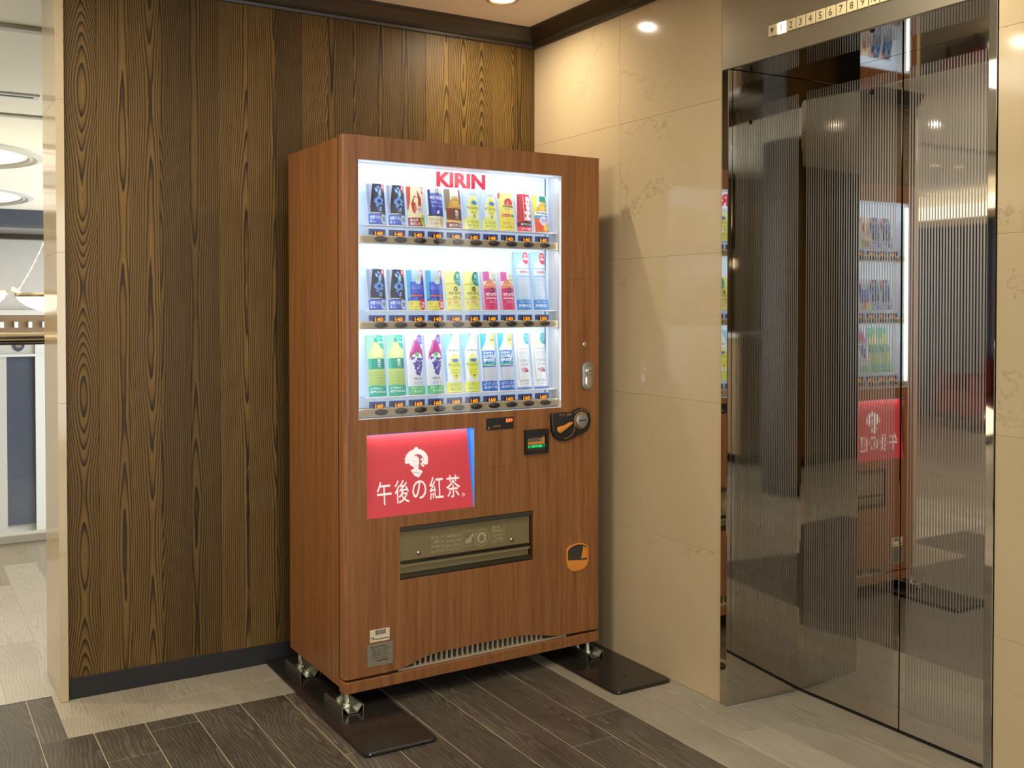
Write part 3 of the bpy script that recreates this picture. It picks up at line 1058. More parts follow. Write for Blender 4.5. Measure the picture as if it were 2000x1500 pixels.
# bill acceptor
ba = MB()
ba.box(0.672, 0.7725, -0.010, 0.004, 0.836, 0.857).box(0.672, 0.683, -0.010, 0.004, 0.771, 0.836).box(0.7615, 0.7725, -0.010, 0.004, 0.771, 0.836).box(0.683, 0.7615, -0.012, 0.004, 0.771, 0.7815)
bill = ba.build('bill_acceptor', 'black', vm, bevel=0.0015, segs=1)
MB().box(0.683, 0.7615, -0.001, 0.003, 0.7815, 0.836).build('bill_slot', 'flap_dark', bill)
MB().box(0.688, 0.748, -0.0022, -0.001, 0.814, 0.825).build('bill_plate', 'plate', bill)
put_text(MB(), '1000円札', 0.690, 0.738, 0.8155, 0.8235, -0.0028, bold=0.01).build('bill_print', 'label_ink', bill)
MB().box(0.6845, 0.758, -0.0022, -0.001, 0.804, 0.8130).box(0.748, 0.758, -0.0022, -0.001, 0.813, 0.830).build('bill_arrow', 'orange', bill)
MB().box(0.683, 0.7615, -0.0026, -0.001, 0.7915, 0.8030).build('bill_lamp', 'green_dim', bill)
put_text(MB(), '使用可能', 0.687, 0.746, 0.793, 0.8015, -0.0032, bold=0.01).build('bill_lamp_print', 'green_led', bill)

# coin unit
out = [(0.780, 0.907), (0.786, 0.911), (0.871, 0.910), (0.881, 0.914), (0.890, 0.919), (0.911, 0.924), (0.936, 0.917), (0.950, 0.901), (0.956, 0.878), (0.951, 0.853), (0.935, 0.836),
       (0.898, 0.822), (0.863, 0.811), (0.839, 0.807), (0.815, 0.811), (0.795, 0.825), (0.784, 0.846)]
coin = MB().prism(out, -0.012, 0.003, 1).build('coin_unit', 'black', vm, bevel=0.004, segs=3, smooth=True)
rg = MB().lathe([(0.0300, -0.012), (0.0300, -0.0135), (0.0275, -0.0140), (0.0270, -0.012)], 32, axis=1, c=(0.909, 0, 0.879))
rg.build('coin_ring', 'gold', coin, smooth=True)
MB().lathe([(0.0262, -0.0125), (0.0250, -0.020), (0.018, -0.0225), (0.001, -0.0225)], 28, axis=1, c=(0.909, 0, 0.879)).build('coin_knob', 'grey_metal', coin, smooth=True)
MB().box(0.893, 0.925, -0.0232, -0.0222, 0.8775, 0.8815).build('coin_slot', 'dark', coin)
lev = [(0.801, 0.852), (0.804, 0.843), (0.813, 0.838), (0.822, 0.842), (0.838, 0.851), (0.868, 0.870), (0.8685, 0.8745), (0.862, 0.8765), (0.852, 0.8745), (0.833, 0.866), (0.812, 0.863), (0.804, 0.860)]
MB().prism(lev, -0.022, -0.0125, 1).build('return_lever', 'orange', coin, bevel=0.003, segs=2, smooth=True)
ct = MB()
put_text(ct, 'おつり', 0.814, 0.838, 0.8985, 0.9065, -0.0126)
put_text(ct, '返却', 0.846, 0.865, 0.8985, 0.9075, -0.0126)
v, tr, _ = text_tris('コイン投入口')
ct.add([(0.909 + (0.0345 + 0.008 * p[1]) * math.cos(math.radians(138 - 96 * p[0])), -0.0126, 0.879 + (0.0345 + 0.008 * p[1]) * math.sin(math.radians(138 - 96 * p[0]))) for p in v], [list(q) for q in tr])
ct.build('coin_print', 'gold', coin)
ca = MB()
ca.tube([(0.882 + 0.045 * math.cos(a) - 0.045, -0.0125, 0.862 + 0.045 * math.sin(a)) for a in [math.radians(10 - 9 * i) for i in range(12)]], 0.0009, 6)
ca.build('coin_arrow', 'gold', coin)

# key lock, handle lock
MB().lathe([(0.009, 0.0), (0.009, -0.003), (0.006, -0.004), (0.001, -0.004)], 20, axis=1, c=(0.932, 0, 1.153)).box(0.9285, 0.9355, -0.0046, -0.0038, 1.1522, 1.1538, 1).build('key_lock', ['chrome', 'dark'], vm, smooth=True)


def stadium(xc, za, zb, r, n=10):
    p = [(xc + r * math.cos(a), zb - r + r * math.sin(a)) for a in [PI * i / n for i in range(n + 1)]]
    p += [(xc + r * math.cos(a), za + r + r * math.sin(a)) for a in [PI + PI * i / n for i in range(n + 1)]]
    return p


hl = MB().prism(stadium(0.9445, 0.986, 1.090, 0.0245), -0.007, 0.002, 1).build('door_handle', 'grey_metal', vm, bevel=0.003, segs=2, smooth=True)
MB().prism(stadium(0.9455, 0.9945, 1.042, 0.0150), -0.0105, -0.0065, 1).build('handle_grip', 'chrome', hl, bevel=0.002, segs=2, smooth=True)
MB().lathe([(0.0145, -0.007), (0.0140, -0.013), (0.006, -0.016), (0.001, -0.016)], 24, axis=1, c=(0.9445, 0, 1.056)).build('lock_cylinder', 'chrome', hl, smooth=True)
MB().box(0.9375, 0.9515, -0.0168, -0.0160, 1.0548, 1.0572).build('key_slot', 'dark', hl)

# coin return cup
cup_o = [(0.851, 0.412), (0.858, 0.420), (0.866, 0.425), (0.887, 0.431), (0.909, 0.432), (0.930, 0.427), (0.942, 0.420), (0.948, 0.410), (0.949, 0.365), (0.944, 0.350), (0.930, 0.337), (0.909, 0.332),
         (0.885, 0.332), (0.868, 0.337), (0.855, 0.352), (0.852, 0.370)]
cin = [(0.9 + (x - 0.9) * 0.90, 0.383 + (z - 0.383) * 0.92) for x, z in cup_o]
cm = MB()
nn = len(cup_o)
vs = [(x, -0.005, z) for x, z in cup_o] + [(x, -0.006, z) for x, z in cin] + [(x, 0.0, z) for x, z in cup_o] + [(x, 0.000, z) for x, z in cin]
fs = []
for i in range(nn):
    j = (i + 1) % nn
    fs += [[i, j, nn + j, nn + i], [2 * nn + i, 2 * nn + j, j, i], [nn + i, nn + j, 3 * nn + j, 3 * nn + i]]
cm.add(vs, fs)
cupo = cm.build('coin_return_cup', 'orange', vm, smooth=True)
MB().prism(cin, -0.0008, -0.0004, 1).build('cup_cavity', 'flap_dark', cupo)
MB().prism([(x, z) for x, z in cin if z < 0.372] + [(0.857, 0.375), ], -0.0062, -0.0012, 1).build('cup_scoop', 'orange', cupo)
MB().prism([(0.944, 0.374), (0.944, 0.408), (0.928, 0.420), (0.918, 0.374)], -0.0020, -0.0010, 1).build('cup_cheek', 'orange', cupo)

# stickers and plates
st = MB().box(0.087, 0.1565, -0.0008, 0.0, 0.211, 0.251).build('barcode_sticker', 'label_white', vm)
bc = MB()
x = 0.106
rr_ = random.Random(3)
while x < 0.143:
    w_ = rr_.choice((0.0007, 0.0011, 0.0016))
    bc.add([(x, -0.0011, 0.233), (x + w_, -0.0011, 0.233), (x + w_, -0.0011, 0.2485), (x, -0.0011, 0.2485)], [(0, 1, 2, 3)])
    x += w_ + rr_.choice((0.0008, 0.0012))
bc.add([(0.1045, -0.0011, 0.2180), (0.156, -0.0011, 0.2180), (0.156, -0.0011, 0.2205), (0.1045, -0.0011, 0.2205)], [(0, 1, 2, 3)])
put_text(bc, '管理', 0.0885, 0.1025, 0.2165, 0.2275, -0.0011, bold=0.02)
bc.build('barcode_print', 'label_ink', st)
pl = MB().box(0.078, 0.1685, -0.0010, 0.0, 0.133, 0.2055).build('rating_plate', 'plate', vm)
pp = MB()
pp.add([(0.092, -0.0013, 0.192), (0.097, -0.0013, 0.192), (0.097, -0.0013, 0.198), (0.092, -0.0013, 0.198)], [(0, 1, 2, 3)])
for k, (s, x1) in enumerate((('自動販売機', 0.146), ('電圧 100V 50/60Hz', 0.154), ('消費電力 450W', 0.150), ('製造番号 20418', 0.152), ('冷媒 R-600a', 0.146))):
    put_text(pp, s, 0.102 if k == 0 else 0.094, x1, 0.1915 - 0.0088 * k, 0.1970 - 0.0088 * k, -0.0013)
put_text(pp, 'SANDEN', 0.110, 0.152, 0.1465, 0.1530, -0.0013, bold=0.03)
pp.build('plate_print', 'label_ink', pl)
for sx, sz in ((0.081, 0.171), (0.1655, 0.170)):
    MB().lathe([(0.0022, -0.001), (0.0018, -0.0022), (0.0003, -0.0024)], 10, axis=1, c=(sx, 0, sz)).build('plate_rivet', 'chrome', pl, smooth=True)
# blank cover plates (thin seams)
bp = MB().box(0.525, 0.6225, -0.0010, 0.0, 0.737, 0.827).build('blank_cover', 'laminate', vm, bevel=0.0006, segs=1)
MB().box(0.857, 0.956, -0.0010, 0.0, 1.388, 1.473).build('blank_cover', 'laminate', vm, bevel=0.0006, segs=1)

# ------------------------------------------------------------------ STABILISER PLATES AND CLAMPS
def rrect(x0, x1, y0, y1, r, n=6):
    p = []
    for cx_, cy_, a0 in ((x1 - r, y1 - r, 0), (x0 + r, y1 - r, 90), (x0 + r, y0 + r, 180), (x1 - r, y0 + r, 270)):
        for i in range(n + 1):
            a = math.radians(a0 + 90 * i / n)
            p.append((cx_ + r * math.cos(a), cy_ + r * math.sin(a)))
    return p


for nm, x0, x1, y0, lb in (('left', -1.150, -0.913, -0.920, 'black steel stabiliser plate under the machine beside the wood wall, thin end toward open floor'),
                           ('right', -0.254, -0.012, -0.911, 'black steel stabiliser plate under the machine against the marble wall')):
    t = tag(empty('stabiliser_plate', ((x0 + x1) / 2, y0, 0)), lb, 'base plate', 'stabiliser plates under the machine')
    xm = (x0 + x1) / 2
    b = MB().prism([(px_ - xm, py_ - y0) for px_, py_ in rrect(x0, x1, y0, -0.008, 0.022)], 0.0005, 0.012, 2)
    b.build('plate', 'pad', t, bevel=0.005, segs=2)
    for hx, hy in ((0.0, 0.11), (0.0, 0.165)):
        MB().cyl((hx, hy, 0.0119), (hx, hy, 0.0125), 0.0045, n=14).build('bolt_hole', 'dark', t)
# clamps that hold the feet
c, s_ = math.cos(VR), math.sin(VR)
clm = None
for fx, fy, sgn, lb in ((0.012, 0.012, 1, 'zinc clamp bracket at the front foot beside the wood wall side'), (0.955, 0.012, 1, 'zinc clamp bracket at the front foot near the marble wall'),
                        (0.012, 0.430, -1, 'zinc clamp bracket at the rear foot beside the wood wall side'), (0.955, 0.430, -1, 'zinc clamp bracket at the rear foot near the marble wall')):
    wx, wy = VL[0] + fx * c - fy * s_, VL[1] + fx * s_ + fy * c
    t = tag(empty('clamp_bracket', (wx, wy, 0.0122), VR + (0 if sgn > 0 else PI)), lb, 'bracket', 'clamp brackets on the plates')
    if clm is None:
        prof = [(-0.036, 0.0), (-0.036, 0.024), (-0.029, 0.024), (-0.015, 0.0045), (0.015, 0.0045), (0.029, 0.024), (0.036, 0.024), (0.036, 0.0)]
        inner = [(0.0338, 0.0), (0.0338, 0.0218), (0.0300, 0.0218), (0.0158, 0.0022), (-0.0158, 0.0022), (-0.0300, 0.0218), (-0.0338, 0.0218), (-0.0338, 0.0)]
        cb = MB()
        for y0_, y1_ in ((-0.052, 0.100),):
            pts_ = prof + inner
            m_ = len(prof)
            vs = [(p[0], y0_, p[1]) for p in pts_] + [(p[0], y1_, p[1]) for p in pts_]
            N_ = len(pts_)
            fs = [[i, (i + 1) % N_, N_ + (i + 1) % N_, N_ + i] for i in range(N_)]
            for q in range(m_ - 1):
                fs.append([q, q + 1, N_ - 2 - q, N_ - 1 - q])
                fs.append([N_ + N_ - 1 - q, N_ + N_ - 2 - q, N_ + q + 1, N_ + q])
            cb.add(vs, fs)
        o = cb.build('channel', 'zinc', t)
        clm = (o.data,
               MB().cyl((0, 0.062, 0.0), (0, 0.062, 0.020), 0.007, n=12).cyl((0, 0.062, 0.0066), (0, 0.062, 0.0135), 0.0115, n=6).build('bolt', 'zinc', t).data,
               MB().lathe([(0.0145, 0.0046), (0.0145, 0.0066), (0.0075, 0.0066), (0.0075, 0.0046)], 24, c=(0, 0.062, 0)).build('washer', 'zinc', t, smooth=True).data)
    else:
        for nme, dd in zip(('channel', 'bolt', 'washer'), clm):
            o = bpy.data.objects.new(nme, dd)
            COL.objects.link(o)
            o.parent = t

# ------------------------------------------------------------------ DRINK SAMPLES
def L3(*c):
    return np.array(lin(*c)[:3])


class Canvas:
    """flat artwork of a sleeve, sampled on the sleeve's own mesh cells"""
    def __init__(s, nu, nv, bg):
        s.nu, s.nv, s.k = nu, nv, 2
        s.W, s.H = nu * s.k, nv * s.k
        s.a = np.zeros((s.H, s.W, 3))
        s.a[:] = L3(*bg)
        s.x = (np.arange(s.W) + 0.5) / s.W
        s.y = (np.arange(s.H) + 0.5) / s.H
        s.X, s.Y = np.meshgrid(s.x, s.y)

    def rect(s, x0, x1, y0, y1, c):
        s.a[(s.X >= x0) & (s.X < x1) & (s.Y >= y0) & (s.Y < y1)] = L3(*c)

    def ell(s, cx, cy, rx, ry, c):
        s.a[((s.X - cx) / rx) ** 2 + ((s.Y - cy) / ry) ** 2 < 1] = L3(*c)

    def poly(s, pts, c):
        ins = np.zeros_like(s.X, bool)
        n = len(pts)
        for i in range(n):
            (x0, y0), (x1, y1) = pts[i], pts[(i + 1) % n]
            if y0 == y1:
                continue
            cond = (s.Y > min(y0, y1)) & (s.Y <= max(y0, y1)) & (s.X < x0 + (s.Y - y0) * (x1 - x0) / (y1 - y0))
            ins ^= cond
        s.a[ins] = L3(*c)

    def grad(s, x0, x1, y0, y1, c0, c1):
        m = (s.X >= x0) & (s.X < x1) & (s.Y >= y0) & (s.Y < y1)
        t = ((s.Y - y0) / (y1 - y0))[..., None]
        s.a = np.where(m[..., None], L3(*c0) * (1 - t) + L3(*c1) * t, s.a)

    def text(s, t, x0, x1, y0, y1, c, bold=0.03, rot=False):
        v, tr, _ = text_tris(t, bold)
        if len(tr) == 0:
            return
        if rot:
            v = np.stack([1 - v[:, 1], v[:, 0]], 1)
        P = np.stack([x0 + v[:, 0] * (x1 - x0), y0 + v[:, 1] * (y1 - y0)], 1)
        col = L3(*c)
        for q in tr:
            A, B, C_ = P[q[0]], P[q[1]], P[q[2]]
            mn, mx = np.minimum(np.minimum(A, B), C_), np.maximum(np.maximum(A, B), C_)
            i0, i1 = int(mn[0] * s.W - .5), int(mx[0] * s.W + 1.5)
            j0, j1 = int(mn[1] * s.H - .5), int(mx[1] * s.H + 1.5)
            i0, j0, i1, j1 = max(i0, 0), max(j0, 0), min(i1, s.W), min(j1, s.H)
            if i1 <= i0 or j1 <= j0:
                continue
            X, Y = s.X[j0:j1, i0:i1], s.Y[j0:j1, i0:i1]
            e = lambda P_, Q_: (Q_[0] - P_[0]) * (Y - P_[1]) - (Q_[1] - P_[1]) * (X - P_[0])
            a, b, d_ = e(A, B), e(B, C_), e(C_, A)
            m = ((a >= 0) & (b >= 0) & (d_ >= 0)) | ((a <= 0) & (b <= 0) & (d_ <= 0))
            s.a[j0:j1, i0:i1][m] = col

    def cells(s):
        return s.a.reshape(s.nv, s.k, s.nu, s.k, 3).mean((1, 3)).reshape(-1, 3)


def sleeve(name, cv, w, h):
    """gently curved printed sleeve with a dark back, standing on z = 0, front towards -y"""
    nu, nv = cv.nu, cv.nv
    vs = []
    sag = 0.009
    for j in range(nv + 1):
        for i in range(nu + 1):
            t = i / nu * 2 - 1
            vs.append((t * w / 2, -sag * (1 - t * t), j / nv * h))
    fs = []
    for j in range(nv):
        for i in range(nu):
            a = j * (nu + 1) + i
            fs.append((a, a + 1, a + nu + 2, a + nu + 1))
    nf = len(fs)
    o = len(vs)
    vs += [(-w / 2, 0.003, 0), (w / 2, 0.003, 0), (w / 2, 0.003, h), (-w / 2, 0.003, h)]
    fs += [(o + 1, o, o + 3, o + 2)]
    top = [nv * (nu + 1) + i for i in range(nu + 1)]
    bot_ = list(range(nu, -1, -1))
    fs += [tuple(top + [o + 2, o + 3]), tuple(bot_ + [o, o + 1])]
    lft = [j * (nu + 1) for j in range(nv + 1)]
    rgt = [j * (nu + 1) + nu for j in range(nv, -1, -1)]
    fs += [tuple(lft + [o + 3, o]), tuple(rgt + [o + 1, o + 2])]
    me = bpy.data.meshes.new(name)
    me.from_pydata(vs, [], fs)
    me.materials.append(M['print'])
    col = np.ones((len(fs), 4))
    col[:nf, :3] = np.clip(cv.cells(), 0, 1)
    col[nf:, :3] = 0.75
    at = me.attributes.new('print', 'FLOAT_COLOR', 'FACE')
    at.data.foreach_set('color', col.astype(np.float32).ravel())
    sm = [True] * nf + [False] * (len(fs) - nf)
    me.polygons.foreach_set('use_smooth', sm)
    return me


WHT = (248, 250, 252)
SH = (34, 72)
TALL = (34, 112)


def d_ice():
    c = Canvas(*SH, (176, 190, 214))
    c.poly([(.30, 1), (1, 1), (1, .25), (.10, .25), (.12, .45), (.22, .8)], (30, 34, 62))
    c.rect(0, .12, .3, 1, (150, 164, 196))
    rn = random.Random(5)
    for k in range(46):
        t = rn.random()
        y = .34 + .60 * t
        x = .60 + (rn.random() - .5) * .62 * (1 - abs(t - .55))
        r = .03 + .05 * rn.random()
        sk = rn.choice([(70, 120, 214), (120, 172, 240), (170, 214, 250), (52, 92, 190), (30, 36, 80)])
        c.poly([(x - r, y), (x + r * .3, y + r * .55), (x + r * 1.1, y - r * .1), (x, y - r * .5)], sk)
    c.poly([(.58, .78), (.74, .92), (.80, .80), (.66, .66)], (140, 205, 232))
    c.poly([(.30, .55), (.62, .72), (.92, .60), (.60, .46)], (104, 158, 236))
    c.poly([(.48, .57), (.62, .64), (.76, .58), (.62, .51)], (40, 50, 110))
    c.rect(.12, .75, .262, .285, (235, 236, 246))
    c.text('コーヒー 微糖', .16, .72, .262, .282, (40, 40, 70), 0)
    c.poly([(.80, 1), (1, 1), (1, .80), (.90, .82), (.80, .90)], (218, 60, 84))
    c.text('新', .83, .97, .89, .98, WHT)
    c.rect(0, 1, 0, .25, (70, 112, 214))
    c.grad(0, 1, 0, .12, (56, 88, 196), (70, 112, 214))
    c.ell(.84, .13, .19, .125, (196, 214, 236))
    c.text('冷', .72, .96, .06, .20, (40, 52, 96))
    c.text('深煎りの', .06, .60, .125, .215, WHT, .02)
    c.text('キレ', .06, .34, .03, .105, WHT, .02)
    return c


def d_fire():
    c = Canvas(*SH, (236, 226, 190))
    c.poly([(0, 1), (.22, 1), (.16, .62), (.05, .4), (0, .4)], (206, 76, 56))
    c.poly([(.55, .92), (.82, .70), (.80, .46), (.60, .52), (.62, .70), (.40, .78), (.20, .56), (.26, .36), (.36, .30), (.50, .44), (.44, .60), (.34, .58), (.40, .72), (.60, .74)], (168, 44, 40))
    c.poly([(.38, .30), (.50, .42), (.44, .56), (.34, .46)], (226, 96, 60))
    c.ell(.72, .42, .16, .09, (206, 208, 226))
    c.text('挽きたて', .60, .85, .40, .45, (60, 60, 120), 0)
    c.poly([(.82, 1), (1, 1), (1, .82), (.86, .84)], (214, 68, 88))
    c.text('新', .86, .98, .89, .98, WHT)
    c.rect(0, 1, 0, .21, (150, 44, 62))
    c.text('直火の', .08, .55, .115, .185, WHT, .02)
    c.text('香ばしさ', .08, .64, .025, .095, WHT, .02)
    c.ell(.86, .15, .16, .15, (176, 204, 60))
    c.text('糖', .78, .95, .09, .22, (70, 110, 30))
    return c


def d_blue_tea():
    c = Canvas(*SH, (236, 238, 232))
    c.grad(.10, 1, .86, 1, (196, 206, 220), (226, 236, 232))
    c.rect(.10, 1, .30, .86, (52, 72, 176))
    c.grad(.10, 1, .62, .86, (60, 82, 186), (104, 130, 206))
    c.rect(.10, .24, .30, .95, (40, 60, 132))
    c.rect(.58, .76, .83, .98, (44, 62, 70))
    c.ell(.67, .92, .05, .06, (214, 224, 214))
    c.text('午後の紅茶', .22, .96, .70, .79, WHT, .02)
    c.text('エスプレッソ', .26, .96, .59, .66, (210, 216, 244), .02)
    c.text('ティーラテ', .28, .94, .49, .56, (196, 206, 240), .02)
    c.poly([(.55, .40), (.76, .44), (.70, .34), (.58, .33)], (226, 226, 236))
    c.rect(.06, 1, .28, .31, (46, 56, 66))
    c.rect(0, 1, 0, .28, (232, 226, 200))
    c.text('甘さひかえめ', .10, .66, .15, .22, (96, 88, 70), 0)
    c.text('コク深い', .10, .66, .05, .12, (96, 88, 70), 0)
    c.ell(.84, .13, .13, .12, (204, 182, 110))
    return c


def d_brown_bottle():
    c = Canvas(*SH, (226, 228, 220))
    c.rect(0, .30, .45, 1, (148, 132, 104))
    c.poly([(.16, .50), (.24, .66), (.40, .76), (.80, .76), (.96, .66), (1, .50)], (206, 156, 74))
    c.ell(.64, .62, .26, .08, (226, 184, 96))
    c.rect(.40, .80, .76, .82, (206, 186, 140))
    c.rect(.42, .80, .82, .98, (240, 240, 240))
    c.rect(.86, 1, .62, 1, (150, 84, 88))
    c.rect(.04, 1, .20, .50, (104, 58, 46))
    c.rect(.04, .24, .20, .50, (134, 76, 54))
    c.text('生', .52, .78, .36, .47, WHT, .03)
    c.text('茶', .52, .78, .23, .35, WHT, .03)
    c.rect(0, 1, .13, .20, (214, 168, 70))
    c.rect(0, 1, 0, .14, (116, 44, 46))
    c.poly([(0, .20), (1, .15), (1, .12), (0, .17)], (240, 206, 130))
    c.text('香ばしほうじ茶', .16, .96, .035, .10, WHT, .01)
    return c


def d_lemon(h=SH):
    c = Canvas(*h, (206, 226, 246))
    c.poly([(.05, .25), (.22, .62), (.42, .84), (.62, .90), (.82, .84), (.98, .60), (1, .25)], (238, 244, 210))
    c.grad(0, .18, 0, 1, (180, 206, 244), (206, 232, 250))
    c.ell(.60, .78, .13, .10, (236, 240, 150))
    c.ell(.60, .58, .30, .22, (232, 236, 120))
    c.ell(.66, .68, .20, .055, (90, 132, 206))
    c.text('KIRIN', .40, .84, .875, .92, (120, 140, 170), 0)
    c.text('キリンレモン', .20, .98, .505, .585, (44, 92, 60), .03)
    c.rect(.42, .80, .42, .445, (196, 204, 110))
    c.ell(.60, .33, .08, .05, (170, 190, 80))
    c.rect(0, 1, 0, .24, (236, 240, 120))
    c.poly([(0, .24), (.35, .32), (.7, .24)], (236, 240, 120))
    c.text('レモンの', .16, .84, .145, .215, (70, 150, 120), .02)
    c.text('おいしさ', .16, .84, .05, .12, (60, 120, 180), .02)
    return c


def d_apple():
    c = Canvas(*SH, (244, 236, 130))
    c.grad(0, 1, .30, 1, (246, 222, 96), (240, 240, 160))
    c.poly([(0, 1), (.14, 1), (.08, .86), (0, .84)], (232, 96, 80))
    c.ell(.62, .73, .33, .14, (246, 240, 226))
    c.ell(.62, .74, .29, .115, (204, 60, 66))
    c.ell(.55, .72, .10, .08, (232, 130, 110))
    c.rect(.30, .95, .60, .675, (240, 232, 150))
    c.text('Aroma', .22, .94, .61, .685, (52, 74, 40), .05)
    c.text('アップル', .34, .80, .54, .59, (120, 110, 50), .02)
    c.rect(.16, .64, .36, .43, (206, 66, 70))
    c.text('果汁100%', .20, .60, .375, .415, WHT, 0)
    c.rect(.70, .98, .36, .43, (70, 160, 90))
    c.rect(0, 1, 0, .31, (240, 226, 90))
    c.text('おいしい', .18, .90, .15, .23, (206, 96, 60), .02)
    c.text('りんご果汁', .12, .94, .05, .12, (150, 120, 40), .02)
    return c


def d_cola():
    c = Canvas(*SH, (214, 60, 84))
    c.poly([(0, .2), (.12, 1), (0, 1)], (242, 240, 244))
    c.rect(.12, .40, .25, .98, (196, 44, 70))
    for k in range(9):
        c.rect(.12, .24, .34 + .065 * k, .365 + .065 * k, (150, 34, 56))
    c.rect(.44, .48, .28, .95, (240, 200, 206))
    c.text('Mets', .50, .96, .30, .94, (250, 250, 250), .05, rot=True)
    c.poly([(.05, .12), (1, .12), (1, .30), (.5, .26), (.05, .24)], (66, 24, 54))
    c.text('本格派コーラ', .22, .94, .15, .215, WHT, .02)
    c.rect(0, 1, 0, .12, (232, 70, 104))
    c.text('パンチある', .22, .90, .03, .095, WHT, .02)
    return c


def d_orange():
    c = Canvas(*SH, (244, 246, 232))
    c.rect(0, .28, .35, 1, (232, 236, 120))
    c.rect(.78, 1, .66, .86, (120, 196, 226))
    c.rect(.42, .94, .82, .97, (20, 150, 132))
    c.rect(.48, .88, .76, .82, (236, 196, 90))
    c.poly([(.12, .56), (.30, .68), (.50, .77), (.80, .77), (.98, .66), (1, .56)], (236, 182, 60))
    c.ell(.60, .65, .22, .06, (246, 206, 96))
    c.rect(.10, 1, .46, .56, (250, 250, 246))
    c.text('Tropics', .18, .96, .47, .545, (44, 120, 186), .05)
    c.rect(.06, 1, .37, .45, (96, 170, 226))
    c.rect(.06, 1, 0, .37, (224, 112, 56))
    c.ell(.66, .30, .32, .13, (226, 216, 240))
    c.text('果実', .48, .84, .24, .35, (150, 90, 160), .01)
    c.ell(.28, .14, .20, .12, (236, 80, 60))
    c.ell(.80, .12, .18, .10, (238, 196, 70))
    return c


def d_barley():
    c = Canvas(*SH, (80, 124, 214))
    c.rect(0, .26, .30, 1, (84, 180, 232))
    c.grad(.26, .84, .66, 1, (150, 190, 240), (206, 232, 244))
    c.grad(.14, 1, .24, .70, (40, 70, 196), (70, 110, 224))
    c.poly([(.44, .74), (.62, .86), (.74, .80), (.66, .72)], (196, 224, 150))
    c.rect(.84, 1, .55, .84, (70, 60, 150))
    c.ell(.62, .70, .16, .06, (206, 226, 246))
    c.text('ほんわり', .24, .92, .50, .62, (150, 170, 250), .02)
    c.text('カフェラテ', .24, .94, .40, .48, (130, 120, 240), .02)
    c.rect(.16, .86, .33, .375, (226, 110, 70))
    c.text('ヨーグルト', .22, .60, .255, .30, (200, 226, 250), .01)
    c.poly([(.76, 1), (1, 1), (1, .78), (.86, .84)], (226, 90, 110))
    c.text('新', .82, .98, .88, .98, WHT)
    c.rect(0, 1, 0, .22, (232, 232, 110))
    c.ell(.82, .14, .20, .15, (214, 62, 62))
    c.text('糖質', .68, .96, .12, .20, WHT, .02)
    c.text('OFF', .70, .94, .045, .105, WHT, .03)
    c.text('甘', .08, .26, .12, .19, (200, 120, 50), .01)
    c.text('すっきり', .08, .52, .03, .09, (200, 130, 50), .01)
    return c


def d_yellow_tea():
    c = Canvas(*SH, (232, 232, 130))
    c.grad(0, 1, .6, 1, (232, 232, 126), (244, 244, 176))
    c.rect(.06, .98, .652, .664, (140, 150, 60))
    c.rect(.06, .98, .272, .284, (140, 150, 60))
    c.ell(.84, .80, .32, .19, (30, 150, 140))
    c.text('新', .68, .98, .80, .92, (190, 240, 236), .02)
    c.text('すっきり', .62, 1, .70, .77, (190, 240, 236), .01)
    c.ell(.60, .53, .13, .065, (70, 84, 36))
    c.ell(.58, .53, .06, .03, (190, 196, 90))
    c.text('午後の紅茶', .18, .98, .37, .46, (56, 64, 30), .03)
    c.text('LEMON', .38, .84, .30, .34, (90, 100, 40), .01)
    c.ell(.56, .20, .18, .055, (222, 196, 150))
    c.text('レモン', .58, .86, .08, .14, (70, 110, 50), .01)
    c.rect(.14, .20, .12, .22, (226, 150, 80))
    return c


def d_pink_tea():
    c = Canvas(*SH, (246, 236, 240))
    c.grad(.14, 1, 0, .62, (226, 70, 120), (200, 60, 130))
    c.rect(.14, .50, .75, 1, (216, 108, 178))
    c.grad(0, .15, 0, 1, (206, 150, 196), (236, 220, 240))
    c.poly([(.14, .62), (.30, .72), (.50, .80), (.85, .78), (1, .66), (1, .58), (.14, .56)], (234, 150, 120))
    c.rect(.22, .95, .655, .668, (240, 214, 196))
    c.ell(.90, .86, .28, .17, (226, 234, 206))
    c.text('ほっと', .70, 1, .86, .94, (80, 110, 70), .01)
    c.text('香る', .76, 1, .76, .83, (80, 110, 70), .01)
    c.ell(.66, .50, .12, .085, (74, 66, 82))
    c.ell(.62, .51, .05, .035, (196, 120, 140))
    c.text('午後の紅茶', .22, .96, .355, .445, WHT, .03)
    c.rect(.22, .92, .285, .31, (246, 226, 232))
    c.text('ストレート', .40, .86, .17, .24, (246, 226, 232), .02)
    c.rect(.14, 1, .05, .065, (196, 40, 90))
    return c


